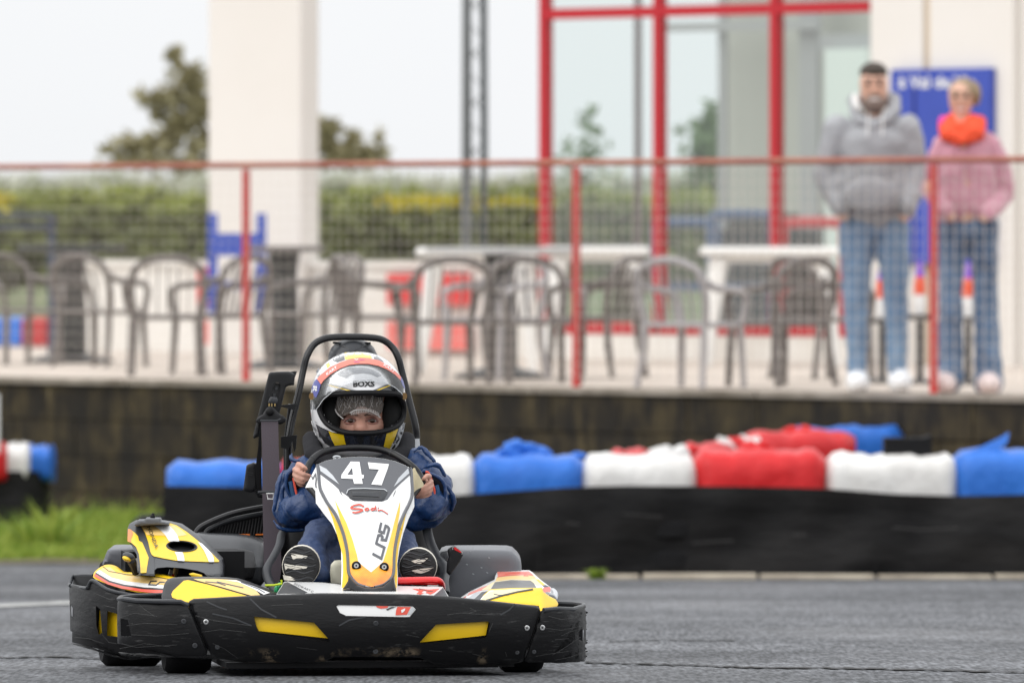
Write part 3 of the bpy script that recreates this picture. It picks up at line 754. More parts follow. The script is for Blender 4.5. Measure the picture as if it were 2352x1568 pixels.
# ------------------------------------------------------------ terrace furniture
M_ch = mat("grey_resin", (.14, .122, .112), .55, bump=(80, .3, .004)); M_ch2 = mat("light_grey_resin", (.36, .34, .34), .5)
M_ttop = mat("white_plastic", (.78, .77, .74), .45); M_iron = mat("black_iron", (.018, .02, .022), .45)
def make_chair(mt, label, group):
    t = thing("terrace_armchair", label, "chair", (0, 0, 0), group)
    # back faces -Y (towards the fence) at yaw 0, seat opens to +Y
    for sx in (-1, 1):
        obj("leg", tube([(sx*.25, .24, 0), (sx*.235, .22, .40)], [.022, .027], 8), mt, t)
        obj("leg", tube([(sx*.26, -.27, 0), (sx*.24, -.22, .25), (sx*.235, -.21, .42)], [.022, .026, .028], 8), mt, t)
        obj("arm", tube(catmull([(sx*.245, .22, .42), (sx*.285, .21, .60), (sx*.295, .05, .645), (sx*.285, -.16, .66), (sx*.262, -.22, .70)], 4), .024, 8, flat=1.1), mt, t)
    obj("seat", box((0, 0.01, .415), (.50, .48, .035)), mt, t, smooth=0, mods=[('BEVEL', dict(width=.015, segments=2))])
    obj("back_frame", tube(catmull([(-.235, -.20, .42), (-.262, -.235, .60), (-.235, -.275, .76), (-.12, -.30, .825), (0, -.305, .84), (.12, -.30, .825), (.235, -.275, .76), (.262, -.235, .60), (.235, -.20, .42)], 4), .027, 8), mt, t)
    for i in range(5):
        x = (i-2)*.072; obj("back_slat", tube([(x, -.20, .43), (x*1.02, -.245, .62), (x*1.0, -.285, .80-abs(i-1)*.02)], .0155, 6, flat=.4), mt, t)
    for c in t.children:
        for v in c.data.vertices: v.co = v.co*.80
    return t
def dup(root, loc, rz, label, group=None):
    r = root.copy(); COL.objects.link(r); r.location = loc; r.rotation_euler = (0, 0, rz); r['label'] = label
    if group: r['group'] = group
    for ch in list(root.children):
        c = ch.copy(); COL.objects.link(c); c.parent = r
        for g in ch.children:
            d = g.copy(); COL.objects.link(d); d.parent = c
    return r
def floor_pt(px, py):
    d = FPX*.837/(py-HY); return Vector(((px-HX)/FPX*d, d, ZT))
chairs = [(40, 836, 215, "leftmost grey terrace armchair, cut by the left edge near the black iron table"),
          (232, 842, -35, "grey armchair just right of the first black pedestal table"),
          (382, 862, 5, "grey armchair against the low white wall, second to the left of the first fence post"),
          (505, 858, 50, "grey armchair right behind the first red fence post"),
          (722, 852, 120, "grey armchair facing the second black pedestal table below the cream pillar"),
          (868, 862, -75, "grey armchair turned sideways above the kart's roll hoop, before the red board"),
          (1018, 880, 14, "grey armchair in front of the red board, left of the white topped table"),
          (1230, 880, 195, "grey armchair left of the middle red fence post, at the white round ball"),
          (1368, 866, 62, "grey armchair right behind the middle red fence post"),
          (1792, 886, 40, "grey armchair under the right white table, left of the man"),
          (1890, 870, -55, "grey armchair nearest the man's left side, behind the white table leg")]
first = None
for (px, py, a, lb) in chairs:
    q = floor_pt(px, py)
    if first is None:
        first = make_chair(M_ch, lb, "grey armchairs on the terrace"); first.location = q; first.rotation_euler = (0, 0, radians(a))
    else: dup(first, q, radians(a), lb)
c2_ = make_chair(M_ch2, "pale grey armchair in front of the middle white table's right legs", "pale grey armchairs on the terrace")
c2_.location = floor_pt(1590, 890); c2_.rotation_euler = (0, 0, radians(-35))
dup(c2_, floor_pt(1135, 872), radians(140), "pale grey armchair beside the third black pedestal table")
def ped(px, py, top, label, r=.34):
    t = thing("pedestal_table", label, "table", (0, 0, 0), "black pedestal tables on the terrace")
    obj("foot", lathe([(.26, 0), (.26, .02), (.10, .06), (.05, .10)], (0, 0, 0), n=20), M_iron, t)
    obj("column", lathe([(.095, .0), (.095, .22), (.08, .50), (.10, .66)], (0, 0, .05), n=16), M_iron, t)
    obj("table_top", lathe([(r, 0), (r, .03), (r-.01, .035)], (0, 0, .70), n=30), top, t)
    t.location = floor_pt(px, py); return t
ped(165, 832, M_iron, "black iron pedestal table at the left of the terrace")
ped(652, 846, M_ch, "black pedestal table with a grey top below the cream pillar", .25)
ped(1150, 868, mat("grey_table_top", (.45, .45, .44), .4), "black pedestal table with a pale top left of the middle fence post", .42)
def wtable(x0, x1, py, label, rot=0):
    t = thing("garden_table", label, "table", (0, 0, 0), "white plastic garden tables")
    p = floor_pt((x0+x1)/2, py); s = FPX/p.y; w = (x1-x0)/s/1.0; w = w/ (abs(cos(rot)))
    obj("table_top", box((0, 0, .700), (w, .70, .055)), M_ttop, t, smooth=0, mods=[('BEVEL', dict(width=.02, segments=3))])
    obj("apron", box((0, 0, .652), (w-.14, .55, .038)), M_ttop, t, smooth=0)
    for sx in (-1, 1):
        for sy in (-1, 1):
            obj("leg", tube([(sx*(w/2-.03), sy*.30, 0), (sx*(w/2-.11), sy*.26, .65)], [.026, .055], 8), M_ttop, t)
    t.location = p; t.rotation_euler = (0, 0, rot); return t
wtable(955, 1235, 850, "white plastic garden table left of the first red window mullion", 0)
wtable(1245, 1490, 832, "white plastic garden table in the middle, under the second red window mullion", 0)
wtable(1610, 1930, 840, "white plastic garden table at the right, beside the man in the hoodie", 0)
p = floor_pt(1212, 872); o = obj("white_ball", ball((0, 0, 0), .055), M_ttop, None, loc=(p.x, p.y-.1, P(1212, 655, p.y).z)); tag(o, "white round ball on the chair back left of the middle red fence post", "ball")
# blue high chair by the pillar, and other coloured pieces
M_bl = mat("blue_plastic", (.03, .08, .42), .4)
pb = TP(545, 6.5); t = thing("blue_chair", "blue plastic chair with two upright posts standing against the cream pillar", "chair", (pb.x, pb.y, ZT))
s = FPX/pb.y
def zpy(py, d): return ZC-(py-HY)/FPX*d
for a, b in ((478, 500), (590, 612)):
    w = (b-a)/s; x = ((a+b)/2-HX)/FPX*pb.y; z1 = zpy(490, pb.y); obj("post", box((x, pb.y, (ZT+.28+z1)/2), (w, .06, z1-ZT-.28)), M_bl, t, smooth=0)
obj("backrest", box((((545)-HX)/FPX*pb.y, pb.y-.035, zpy(562, pb.y)), (110/s, .04, 52/s)), M_bl, t, smooth=0)
obj("seat", box((((545)-HX)/FPX*pb.y, pb.y-.2, zpy(655, pb.y)), (100/s, .34, .05)), M_bl, t, smooth=0)
def board(x0, x1, y0, y1, m_, label, w=WF-.08, nm="advertising_board"):
    a = TP(x0, w, y0); b = TP(x1, w, y1); tt0, tt1 = on_line(x0, w), on_line(x1, w)
    o = obj(nm, tbox(tt0, tt1, w, w+.03, b.z-ZT, a.z-ZT), m_, None, smooth=0); tag(o, label, "board"); return o
M_rb = mat("red_board", (.62, .03, .03), .5); M_pk = mat("faded_red_board", (.70, .16, .14), .5)
bx = [(452, 482, 615, 702, M_rb, "narrow red board on the low wall, left of the blue chair"), (482, 556, 622, 696, M_bl, "blue board on the low wall under the pillar"),
      (462, 492, 735, 800, M_pk, "faded red board at the foot of the low wall below the narrow red one"), (578, 626, 735, 806, M_bl, "blue board at the foot of the low wall right of the first fence post"),
      (888, 1074, 628, 702, M_rb, "bright red board on the low wall behind the armchairs"), (888, 1074, 738, 805, M_pk, "faded red board at the foot of the low wall under the bright red one")]
for q in bx: board(*q)
for (x0, x1, m_, lb) in ((-60, 46, M_tb, "blue padded block on the terrace at the left edge"), (47, 98, mat("dark_red_vinyl", (.42, .015, .02), .5), "dark red padded block on the terrace next to the blue one")):
    a = TP(x0, WF+1.0, 728); b = TP(x1, WF+1.0, 800)
    o = obj("padded_block", tbox(on_line(x0, WF+1), on_line(x1, WF+1), WF+1, WF+1.4, 0, a.z-ZT), m_, None, smooth=0, mods=[('BEVEL', dict(width=.03, segments=3))]); tag(o, lb, "block")
M_nv = mat("navy_metal", (.03, .045, .09), .5)
pg = TP(60, 5.0); t = thing("garden_bench", "tall dark blue bench frame behind the first black table at the left edge", "bench", (pg.x, pg.y, ZT)); s = FPX/pg.y
for x in (-60, 118): obj("leg", box(((x-HX)/FPX*pg.y, pg.y, (ZT+zpy(490, pg.y))/2), (.045, .05, zpy(490, pg.y)-ZT)), M_nv, t, smooth=0)
for y in (494, 520): obj("rail", box(((28-HX)/FPX*pg.y, pg.y-.05, zpy(y, pg.y)), (190/s, .03, .025)), M_nv, t, smooth=0)
# chairs inside the glazed room
def inner_chair(px, w, ytop, mt, label):
    b = TP(px, w); t = thing("cafe_chair", label, "chair", (b.x, b.y, ZT), "cafe chairs inside the glazed room"); zt_ = zpy(ytop, b.y)
    obj("backrest", tube(catmull([(b.x-.20, b.y, ZT+.45), (b.x-.20, b.y, zt_-.05), (b.x-.15, b.y, zt_), (b.x+.15, b.y, zt_), (b.x+.20, b.y, zt_-.05), (b.x+.20, b.y, ZT+.45)], 3), .035, 8), mt, t)
    obj("seat", box((b.x, b.y+.2, ZT+.45), (.44, .42, .05)), mt, t, smooth=0)
    for sx in (-1, 1):
        for sy in (0, .38): obj("leg", cyl((b.x+sx*.19, b.y+sy, ZT+.215), .018, .42), mt, t)
M_nb = mat("blue_grey_plastic", (.06, .10, .20), .5)
inner_chair(1575, 9.1, 512, M_nb, "blue grey cafe chair behind the glass, between the first two mullions on the right")
inner_chair(1705, 8.9, 495, M_nb, "blue grey cafe chair behind the glass in front of the dark counter")
inner_chair(1868, 8.7, 512, M_rb, "red cafe chair behind the glass, left of the man")
cb = TP(1750, 10.4); o = obj("bar_counter", box((cb.x, cb.y, ZT+.42), (.75, .5, .84)), mat("dark_counter", (.03, .028, .026), .5), None, smooth=0); tag(o, "low dark counter inside the glazed room behind the third mullion", "counter")
# ------------------------------------------------------------ spectators
SKIN = mat("skin", (.62, .36, .26), .5, bump=(60, .1, .002))
def c5(x, y): return (1813+x*.5374, 98+y*.5374)
def person(root_px, foot_dd):
    t = on_line(root_px, foot_dd); return T(t, foot_dd).y
def q5(d, x, y, b=0): X, Y = c5(x, y); return P(X, Y, d+b)
def rr5(d, r): return r*.5374/FPX*d
def cap5(d, a, ra, b, rb): return (q5(d, *a), rr5(d, ra), q5(d, *b), rr5(d, rb))
def mk_person(kind):
    if kind == 'man':
        d = person(2000, .32)
        body = [cap5(d, (360, 175), 62, (362, 215), 58), cap5(d, (362, 235), 52, (362, 262), 38), cap5(d, (362, 260), 42, (360, 360), 45), cap5(d, (360, 420), 90, (365, 700), 90),
                cap5(d, (300, 780), 55, (285, 1080), 45), cap5(d, (285, 1080), 45, (290, 1420), 30), cap5(d, (430, 780), 55, (455, 1080), 45), cap5(d, (455, 1080), 45, (462, 1420), 30),
                cap5(d, (252, 400), 38, (155, 565), 32), cap5(d, (150, 560), 38, (228, 742, -.12), 26), cap5(d, (472, 400), 38, (545, 565), 32), cap5(d, (548, 560), 38, (492, 745, -.12), 26)]
        b = blob("person", body, SKIN, None, .011, 4)
        tag(b, "bearded person in a grey hoodie and faded blue jeans standing behind the fence", "person")
        # nose, ears
        G = mat("grey_hoodie", (.36, .365, .38), .9, bump=(7, .9, .05), var=(4, .5, (.29, .29, .30)))
        hood = [cap5(d, (262, 385), 52, (478, 385), 52), cap5(d, (305, 338), 42, (425, 338), 42), cap5(d, (355, 430), 118, (355, 690), 122), cap5(d, (310, 440), 100, (300, 670), 105), cap5(d, (405, 440), 100, (420, 670), 98),
                cap5(d, (205, 375), 66, (150, 560), 52), cap5(d, (150, 560), 55, (215, 700, -.10), 45), cap5(d, (505, 372), 66, (550, 560), 50), cap5(d, (550, 560), 52, (505, 705, -.10), 42),
                cap5(d, (300, 740), 78, (430, 740), 78)]
        blob("hoodie", hood, G, b, .014, 5, disp=(.03, .09))
        blob("sleeve", [cap5(d, (248, 392), 55, (196, 470), 52), cap5(d, (196, 470), 52, (152, 575, .03), 46), cap5(d, (152, 575, .03), 46, (218, 705, -.13), 40)], G, b, .012, 5, disp=(.03, .07))
        blob("sleeve", [cap5(d, (478, 392), 52, (515, 470), 50), cap5(d, (515, 470), 50, (548, 580, .03), 44), cap5(d, (548, 580, .03), 44, (500, 708, -.13), 38)], G, b, .012, 5, disp=(.03, .07))
        blob("hood", [cap5(d, (285, 300, .02), 30, (305, 335, -.07), 26), cap5(d, (305, 335, -.07), 26, (358, 362, -.10), 20), cap5(d, (358, 362, -.10), 20, (415, 330, -.07), 26), cap5(d, (415, 330, -.07), 26, (450, 285, .0), 30), cap5(d, (450, 285, .0), 30, (445, 245, .07), 30), cap5(d, (285, 300, .02), 30, (280, 250, .07), 28), cap5(d, (280, 250, .09), 34, (445, 245, .09), 34)], G, b, .010, 4)
        obj("hood_lining", tube([q5(d, *p) for p in ((284, 228, -.01), (282, 256, -.04), (302, 290, -.08))], rr5(d, 15), 10), M_ttop, b, smooth=180)
        obj("pocket", ball(q5(d, 350, 650, -.21), (rr5(d, 125), .035, rr5(d, 75)), 18, 12), G, b, smooth=180)
        for x in (338, 400): obj("drawstring", tube([q5(d, x, 300, -.2), q5(d, x-4, 400, -.235)], .004, 6), M_ttop, b)
        J = mat("washed_jeans", (.22, .34, .48), .85, bump=(14, .5, .02), var=(2.2, .9, (.05, .10, .20)), stretch=(1, 1, .5))
        blob("jeans", [cap5(d, (300, 770), 82, (430, 770), 78), cap5(d, (290, 800), 80, (285, 1080), 58), cap5(d, (285, 1080), 58, (290, 1390), 44), cap5(d, (440, 800), 78, (455, 1080), 56), cap5(d, (455, 1080), 56, (462, 1390), 44)], J, b, .014, 4, disp=(.02, .06))
        H = mat("dark_hair", (.05, .035, .025), .7, bump=(40, 1, .02))
        obj("hair", ball(q5(d, 360, 128, .045), (rr5(d, 60), .115, rr5(d, 46)), 20, 14), H, b, smooth=180)
        obj("beard", ball(q5(d, 364, 262, -.045), (rr5(d, 48), .05, rr5(d, 45)), 16, 12), mat("grey_beard", (.20, .145, .12), .8), b, smooth=180)
        sh = [(290, 1455), (470, 1462)]; SH = mat("white_trainers", (.88, .90, .92), .5); dx = [(-8, 0), (14, 0)]; eye = (335, 385, 175); nose = (362, 205); mouth = (365, 243)
    else:
        d = person(2215, .28)
        body = [cap5(d, (733, 225), 55, (733, 255), 52), cap5(d, (733, 270), 48, (733, 290), 34), cap5(d, (733, 290), 38, (733, 400), 42), cap5(d, (745, 460), 78, (750, 720), 80),
                cap5(d, (700, 800), 50, (690, 1100), 42), cap5(d, (690, 1100), 42, (690, 1450), 28), cap5(d, (825, 800), 50, (840, 1100), 42), cap5(d, (840, 1100), 42, (845, 1450), 28),
                cap5(d, (665, 450), 34, (605, 620), 30), cap5(d, (605, 620), 34, (690, 745, -.14), 24), cap5(d, (845, 450), 30, (915, 625, .03), 26), cap5(d, (915, 625, .03), 26, (832, 750, -.14), 22)]
        b = blob("person", body, SKIN, None, .011, 4)
        tag(b, "smiling person in an orange neck warmer, pink fleece and flared jeans behind the fence", "person")
        G = mat("pink_fleece", (.55, .27, .33), .95, bump=(30, .8, .02), var=(5, .5, (.46, .20, .26)), sheen=.5)
        blob("fleece", [cap5(d, (672, 432), 50, (835, 428), 52), cap5(d, (712, 490), 92, (705, 690), 98), cap5(d, (790, 490), 92, (805, 690), 92), cap5(d, (690, 740), 60, (820, 740), 60)], G, b, .014, 5, disp=(.035, .07))
        blob("sleeve", [cap5(d, (660, 445), 54, (625, 530), 50), cap5(d, (625, 530), 50, (608, 630, .03), 46), cap5(d, (608, 630, .03), 46, (672, 722, -.13), 38)], G, b, .012, 5, disp=(.03, .07))
        blob("sleeve", [cap5(d, (848, 440), 56, (895, 520), 52), cap5(d, (895, 520), 52, (922, 640, .03), 48), cap5(d, (922, 640, .03), 48, (852, 728, -.13), 38)], G, b, .012, 5, disp=(.03, .07))
        O = mat("orange_neck_warmer", (.95, .10, .035), .8, bump=(20, .8, .03))
        blob("neck_warmer", [cap5(d, (668, 350, 0), 34, (682, 385, -.07), 40), cap5(d, (682, 385, -.07), 40, (735, 402, -.11), 38), cap5(d, (735, 402, -.11), 38, (795, 380, -.08), 42), cap5(d, (795, 380, -.08), 42, (812, 340, 0), 30), cap5(d, (700, 345, 0), 40, (780, 345, 0), 40), cap5(d, (680, 345, -.05), 22, (735, 365, -.12), 24), cap5(d, (735, 365, -.12), 24, (805, 335, -.05), 26)], O, b, .008, 2, disp=(.035, .03))
        obj("neck_warmer_lining", ball(q5(d, 655, 345, -.02), (rr5(d, 18), .05, rr5(d, 32)), 12, 10), mat("magenta_fleece", (.85, .05, .35), .8), b, smooth=180)
        J = mat("dark_flared_jeans", (.13, .21, .33), .85, bump=(14, .5, .02), var=(3.5, .9, (.02, .035, .08)), stretch=(1, 1, .6))
        blob("jeans", [cap5(d, (700, 795), 68, (830, 795), 72), cap5(d, (695, 800), 62, (690, 1080), 50), cap5(d, (690, 1080), 50, (690, 1440), 58), cap5(d, (830, 800), 64, (838, 1080), 54), cap5(d, (838, 1080), 54, (850, 1450), 64)], J, b, .014, 4, disp=(.02, .06))
        H = mat("fair_hair", (.28, .20, .12), .6, bump=(40, 1, .02))
        obj("hair", ball(q5(d, 745, 218, .07), (rr5(d, 66), .12, rr5(d, 68)), 20, 14), H, b, smooth=180)
        obj("hair_tuft", ball(q5(d, 795, 220, .03), (rr5(d, 26), .06, rr5(d, 52)), 14, 10), H, b, smooth=180)
        sh = [(662, 1500), (850, 1505)]; SH = mat("pale_pink_trainers", (.72, .60, .58), .6); eye = (708, 758, 228); nose = (733, 255); mouth = (735, 285)
    D_ = mat("dark_eye", (.02, .015, .012), .3)
    for x in eye[:2]: obj("eye", ball(q5(d, x, eye[2], -.070), .011, 8, 6), D_, b)
    for x in eye[:2]: obj("eyebrow", tube([q5(d, x-16, eye[2]-18, -.075), q5(d, x+16, eye[2]-18, -.075)], .005, 6), H, b)
    obj("nose", ball(q5(d, nose[0], nose[1], -.085), (.013, .018, .022), 10, 8), SKIN, b, smooth=180)
    obj("mouth", ball(q5(d, mouth[0], mouth[1], -.085 if kind == 'man' else -.075), (.024, .01, .008), 10, 8), mat("teeth", (.7, .62, .58), .4), b, smooth=180)
    for i, s in enumerate(sh):
        q = q5(d, *s); q.z = ZT+.048
        m = MB().add(ball(q+Vector((0, -.07, 0)), (.062, .15, .060), 16, 10)).add(ball(q+Vector((0, .03, .04)), (.055, .08, .070), 14, 10))
        obj("shoe", m.vf(), SH, b, smooth=180)
mk_person('man'); mk_person('woman')
# ------------------------------------------------------------ the kart (stands turned 8 degrees)
KY0 = 20.5; KX0 = (862-HX)/FPX*KY0; SY, CY = sin(radians(8)), cos(radians(8))
def KD(px, b):
    d = KY0+b
    for _ in range(3):
        X = (px-HX)/FPX*d; a = (X-KX0+b*SY)/CY; d = KY0+a*SY+b*CY
    return d
def KP(px, py, b): return P(px, py, KD(px, b))
def crop(ox, oy, s):
    return lambda x, y: (ox*0.98+x*0.98/s, oy*0.98+y*0.98/s)
c1 = crop(130, 1150, 3.36); c2 = crop(750, 1150, 3.36); c3 = crop(550, 760, 3.7327); c4 = crop(600, 1020, 3.92)
c6 = crop(710, 780, 8.7115); c7 = crop(790, 1150, 8.7125); c8 = crop(660, 1040, 8.708); c9 = crop(940, 1060, 9.8)
c10 = crop(280, 1190, 7.468); c11 = crop(1050, 1300, 6.72); c12 = crop(560, 850, 4.479)
def L(c, pts): return [c(*p) for p in pts]
rk = thing("go_kart", "yellow, white and black rental go-kart number 47 driven by a child in a helmet", "go-kart", (KX0, KY0+.6, gz(KY0+.6)))
def bumper_plastic():
    m = bpy.data.materials.new("bumper_plastic"); m.use_nodes = True; t = m.node_tree; b = t.nodes["Principled BSDF"]; MATS["bumper_plastic"] = m
    co = t.nodes.new("ShaderNodeTexCoord")
    def ns(s, sc, d=6, rgh=.6):
        mp = t.nodes.new("ShaderNodeMapping"); mp.inputs["Scale"].default_value = sc
        n = t.nodes.new("ShaderNodeTexNoise"); n.inputs["Scale"].default_value = s; n.inputs["Detail"].default_value = d; n.inputs["Roughness"].default_value = rgh
        t.links.new(co.outputs["Object"], mp.inputs[0]); t.links.new(mp.outputs[0], n.inputs["Vector"]); return n.outputs[0]
    def mr_(s, a, c, lo=0, hi=1):
        r = t.nodes.new("ShaderNodeMapRange"); r.inputs[1].default_value = a; r.inputs[2].default_value = c; r.inputs[3].default_value = lo; r.inputs[4].default_value = hi
        t.links.new(s, r.inputs[0]); return r.outputs[0]
    def mul(a, c, op='MULTIPLY'):
        q = t.nodes.new("ShaderNodeMath"); q.operation = op; t.links.new(a, q.inputs[0]); t.links.new(c, q.inputs[1]); return q.outputs[0]
    scr = mr_(ns(9, (1, 1, 5), 7, .75), .585, .68)                 # long horizontal scrapes
    scr2 = mr_(ns(30, (.5, .5, 5), 3, .7), .66, .74)
    area = mr_(ns(3, (1, 1, 1.4), 2), .40, .60)
    s = mul(mul(scr, scr2, 'MAXIMUM'), area)
    x = t.nodes.new("ShaderNodeMixRGB"); x.inputs[1].default_value = (.0080, .0080, .0088, 1); x.inputs[2].default_value = (.075, .075, .075, 1); t.links.new(s, x.inputs[0])
    # dried sand scraped onto the lower edge
    sp = t.nodes.new("ShaderNodeSeparateXYZ"); t.links.new(co.outputs["Object"], sp.inputs[0])
    low = mr_(sp.outputs[2], .088, .062); xs_ = mr_(sp.outputs[0], -.34, -.24)
    sand = mul(mul(low, mul(mr_(ns(38, (1, 1, .7), 8, .75), .46, .56), mr_(ns(7, (1, 1, .2), 2), .49, .60))), mul(xs_, mr_(sp.outputs[0], .33, .28)))
    y = t.nodes.new("ShaderNodeMixRGB"); y.inputs[2].default_value = (.27, .21, .14, 1); t.links.new(sand, y.inputs[0]); t.links.new(x.outputs[0], y.inputs[1])
    t.links.new(y.outputs[0], b.inputs["Base Color"])
    t.links.new(mr_(mul(s, sand, 'MAXIMUM'), 0, 1, .40, .75), b.inputs["Roughness"]); b.inputs["Specular IOR Level"].default_value = .22
    bp = t.nodes.new("ShaderNodeBump"); bp.inputs["Strength"].default_value = .55; bp.inputs["Distance"].default_value = .005
    hgt = mul(ns(8, (1, 1, 3.2), 6, .62), mr_(ns(18, (1, 1, 2), 6), 0, 1, .6, 1.2)); t.links.new(hgt, bp.inputs["Height"]); t.links.new(bp.outputs[0], b.inputs["Normal"])
    return m
M_bump = bumper_plastic()
M_blk2 = mat("moulded_black", (.011, .011, .012), .38, spec=.28, bump=(160, .12, .002), var=(9, .5, (.03, .03, .033)))
M_gry = mat("moulded_grey", (.030, .032, .036), .35, spec=.3, bump=(160, .1, .002), var=(7, .4, (.085, .088, .095)))
M_rub = mat("rubber", (.007, .007, .008), .55, spec=.2)
M_yel = mat("yellow_plastic", (.83, .53, .004), .38, coat=.0, var=(14, .25, (.72, .44, .01)))
M_yel2 = mat("yellow_recess", (.78, .50, .005), .4)
M_wh = mat("white_plastic_body", (.80, .80, .79), .3, coat=.3, var=(9, .25, (.74, .74, .72)))
M_cr = mat("cream_plastic", (.62, .60, .48), .45)
M_dkg = mat("graphite_print", (.062, .065, .076), .32, coat=.3, var=(22, .4, (.075, .08, .09)))
M_slv = mat("silver_print", (.48, .50, .52), .35)
M_rdp = mat("red_print", (.72, .085, .05), .35); M_rdt = mat("red_paint_metal", (.70, .01, .012), .25, coat=.5)
M_rd2 = mat("pale_red_print", (.74, .20, .15), .4); M_pch = mat("pale_yellow_print", (.80, .55, .20), .35); M_ink = mat("black_print", (.02, .02, .022), .4)
M_nav = mat("dark_navy_print", (.05, .06, .10), .4)
M_stl = mat("steel", (.55, .55, .55), .3, metal=1)
M_blkm = mat("black_tube", (.008, .008, .009), .26, spec=.45, bump=(60, .1, .002))
M_belt2 = mat("seat_webbing", (.047, .035, .045), .75, bump=(300, .5, .001), stretch=(1, 1, .3))
def halftone():
    m = bpy.data.materials.new("halftone_orange"); m.use_nodes = True; t = m.node_tree; b = t.nodes["Principled BSDF"]; b.inputs["Roughness"].default_value = .32; b.inputs["Coat Weight"].default_value = .3
    co = t.nodes.new("ShaderNodeTexCoord"); sp = t.nodes.new("ShaderNodeSeparateXYZ"); t.links.new(co.outputs["Object"], sp.inputs[0])
    def dots(o_):
        a = t.nodes.new("ShaderNodeMath"); a.operation = 'MULTIPLY'; a.inputs[1].default_value = 2*pi/.0052; t.links.new(o_, a.inputs[0])
        s = t.nodes.new("ShaderNodeMath"); s.operation = 'SINE'; t.links.new(a.outputs[0], s.inputs[0]); return s.outputs[0]
    a = t.nodes.new("ShaderNodeMath"); a.operation = 'MULTIPLY'; t.links.new(dots(sp.outputs[0]), a.inputs[0]); t.links.new(dots(sp.outputs[2]), a.inputs[1])
    n = t.nodes.new("ShaderNodeTexNoise"); n.inputs["Scale"].default_value = 30; t.links.new(co.outputs["Object"], n.inputs["Vector"])
    r = t.nodes.new("ShaderNodeMapRange"); r.inputs[1].default_value = -1; r.inputs[2].default_value = 1; r.inputs[3].default_value = -.25; r.inputs[4].default_value = .25; t.links.new(a.outputs[0], r.inputs[0])
    # orange gets stronger towards the tip: a printed gradient of dots
    h = t.nodes.new("ShaderNodeMapRange"); h.inputs[1].default_value = .30; h.inputs[2].default_value = .22; t.links.new(sp.outputs[2], h.inputs[0])
    q = t.nodes.new("ShaderNodeMath"); q.operation = 'ADD'; t.links.new(h.outputs[0], q.inputs[0]); t.links.new(r.outputs[0], q.inputs[1])
    q2 = t.nodes.new("ShaderNodeMath"); q2.operation = 'MULTIPLY_ADD'; q2.inputs[1].default_value = 1.2; q2.inputs[2].default_value = -.6; t.links.new(n.outputs[0], q2.inputs[0])
    q3 = t.nodes.new("ShaderNodeMath"); q3.operation = 'ADD'; q3.use_clamp = True; t.links.new(q.outputs[0], q3.inputs[0]); t.links.new(q2.outputs[0], q3.inputs[1])
    x = t.nodes.new("ShaderNodeMixRGB"); x.inputs[1].default_value = (.85, .50, .02, 1); x.inputs[2].default_value = (.80, .17, .01, 1); t.links.new(q3.outputs[0], x.inputs[0]); t.links.new(x.outputs[0], b.inputs["Base Color"])
    return m
M_half = halftone()

# --- floor pan, axle, wheels
def pt(a, b, z):
    X = KX0+a*CY-b*SY; Y = KY0+a*SY+b*CY; return Vector((X, Y, gz(Y)+z))
MK = Matrix.Rotation(radians(8), 3, 'Z')
obj("floor_tray", box(pt(0, .72, .034), (.66, .98, .012), M=MK), M_rub, rk, smooth=0)
m = MB()
for s in (-1, 1):
    m.add(tube([pt(s*.30, .10, .05), pt(s*.32, .6, .05), pt(s*.30, 1.35, .055)], .014, 8)); m.add(tube([pt(s*.28, .12, .05), pt(s*.52, .42, .05), pt(s*.52, 1.0, .05), pt(s*.3, 1.15, .055)], .012, 8))
m.add(tube([pt(-.3, .12, .05), pt(.3, .12, .05)], .014, 8)); m.add(tube([pt(-.3, .9, .05), pt(.3, .9, .05)], .014, 8))
obj("chassis_tube", m.vf(), M_blkm, rk)
obj("rear_axle", tube([pt(-.5, 1.22, .13), pt(.5, 1.22, .13)], .015, 10), M_stl, rk)
obj("skid_plate", box(pt(0, .20, .030), (.70, .22, .014), M=MK), M_rub, rk, smooth=0)
def wheel(px, b, r, w):
    c = KP(px, 1500, b); c.z = gz(c.y)+r-.002; ax = MK @ Vector((1, 0, 0))
    pr = [(r*.5, -w/2), (r*.90, -w/2), (r*.985, -w/2+.012), (r, -w/4), (r, w/4), (r*.985, w/2-.012), (r*.90, w/2), (r*.5, w/2)]
    o = obj("wheel", lathe(pr, c, ax, 32), M_tyre, rk)
    obj("rim", lathe([(r*.48, -w/2+.004), (r*.46, 0), (r*.48, w/2-.004)], c, ax, 24), M_stl, o)
wheel(428, .42, .100, .112); wheel(1196, .42, .100, .100); wheel(300, 1.20, .138, .150); wheel(1116, 1.20, .138, .165)
# --- front bumper: centre plate, two corner pieces
def bc(px): return .05*((px-862)/390.)**2
def S_b(x, y): return KD(x, bc(x)+.030*((y-1440)/75.)**2*(.5 if y < 1440 else 1))
ctr = L(c1, [(1047, 885), (1052, 868), (1085, 850), (1300, 838), (1530, 826), (1900, 812), (2083, 806)])+L(c2, [(300, 808), (700, 815), (1000, 830), (1300, 860), (1560, 890), (1705, 905), (1732, 925), (1728, 950), (1665, 1140), (1600, 1340), (1560, 1352),
      (1480, 1366), (1400, 1360), (1330, 1374), (1240, 1364), (1180, 1376), (1080, 1362), (1000, 1370), (900, 1362), (850, 1340), (790, 1312), (600, 1306), (300, 1305), (110, 1308), (40, 1340)])+L(c1, [(2060, 1342), (1990, 1352), (1900, 1346), (1830, 1354), (1700, 1346), (1500, 1345), (1350, 1330), (1270, 1318), (1222, 1290), (1205, 1250), (1130, 1060), (1062, 900)])
hL = L(c1, [(1562, 988), (2035, 1035), (2165, 1180), (2140, 1186), (1660, 1120), (1590, 1098)])
hR = L(c2, [(915, 1050), (1322, 1026), (1338, 1040), (1312, 1148), (1290, 1160), (800, 1200), (786, 1190)])
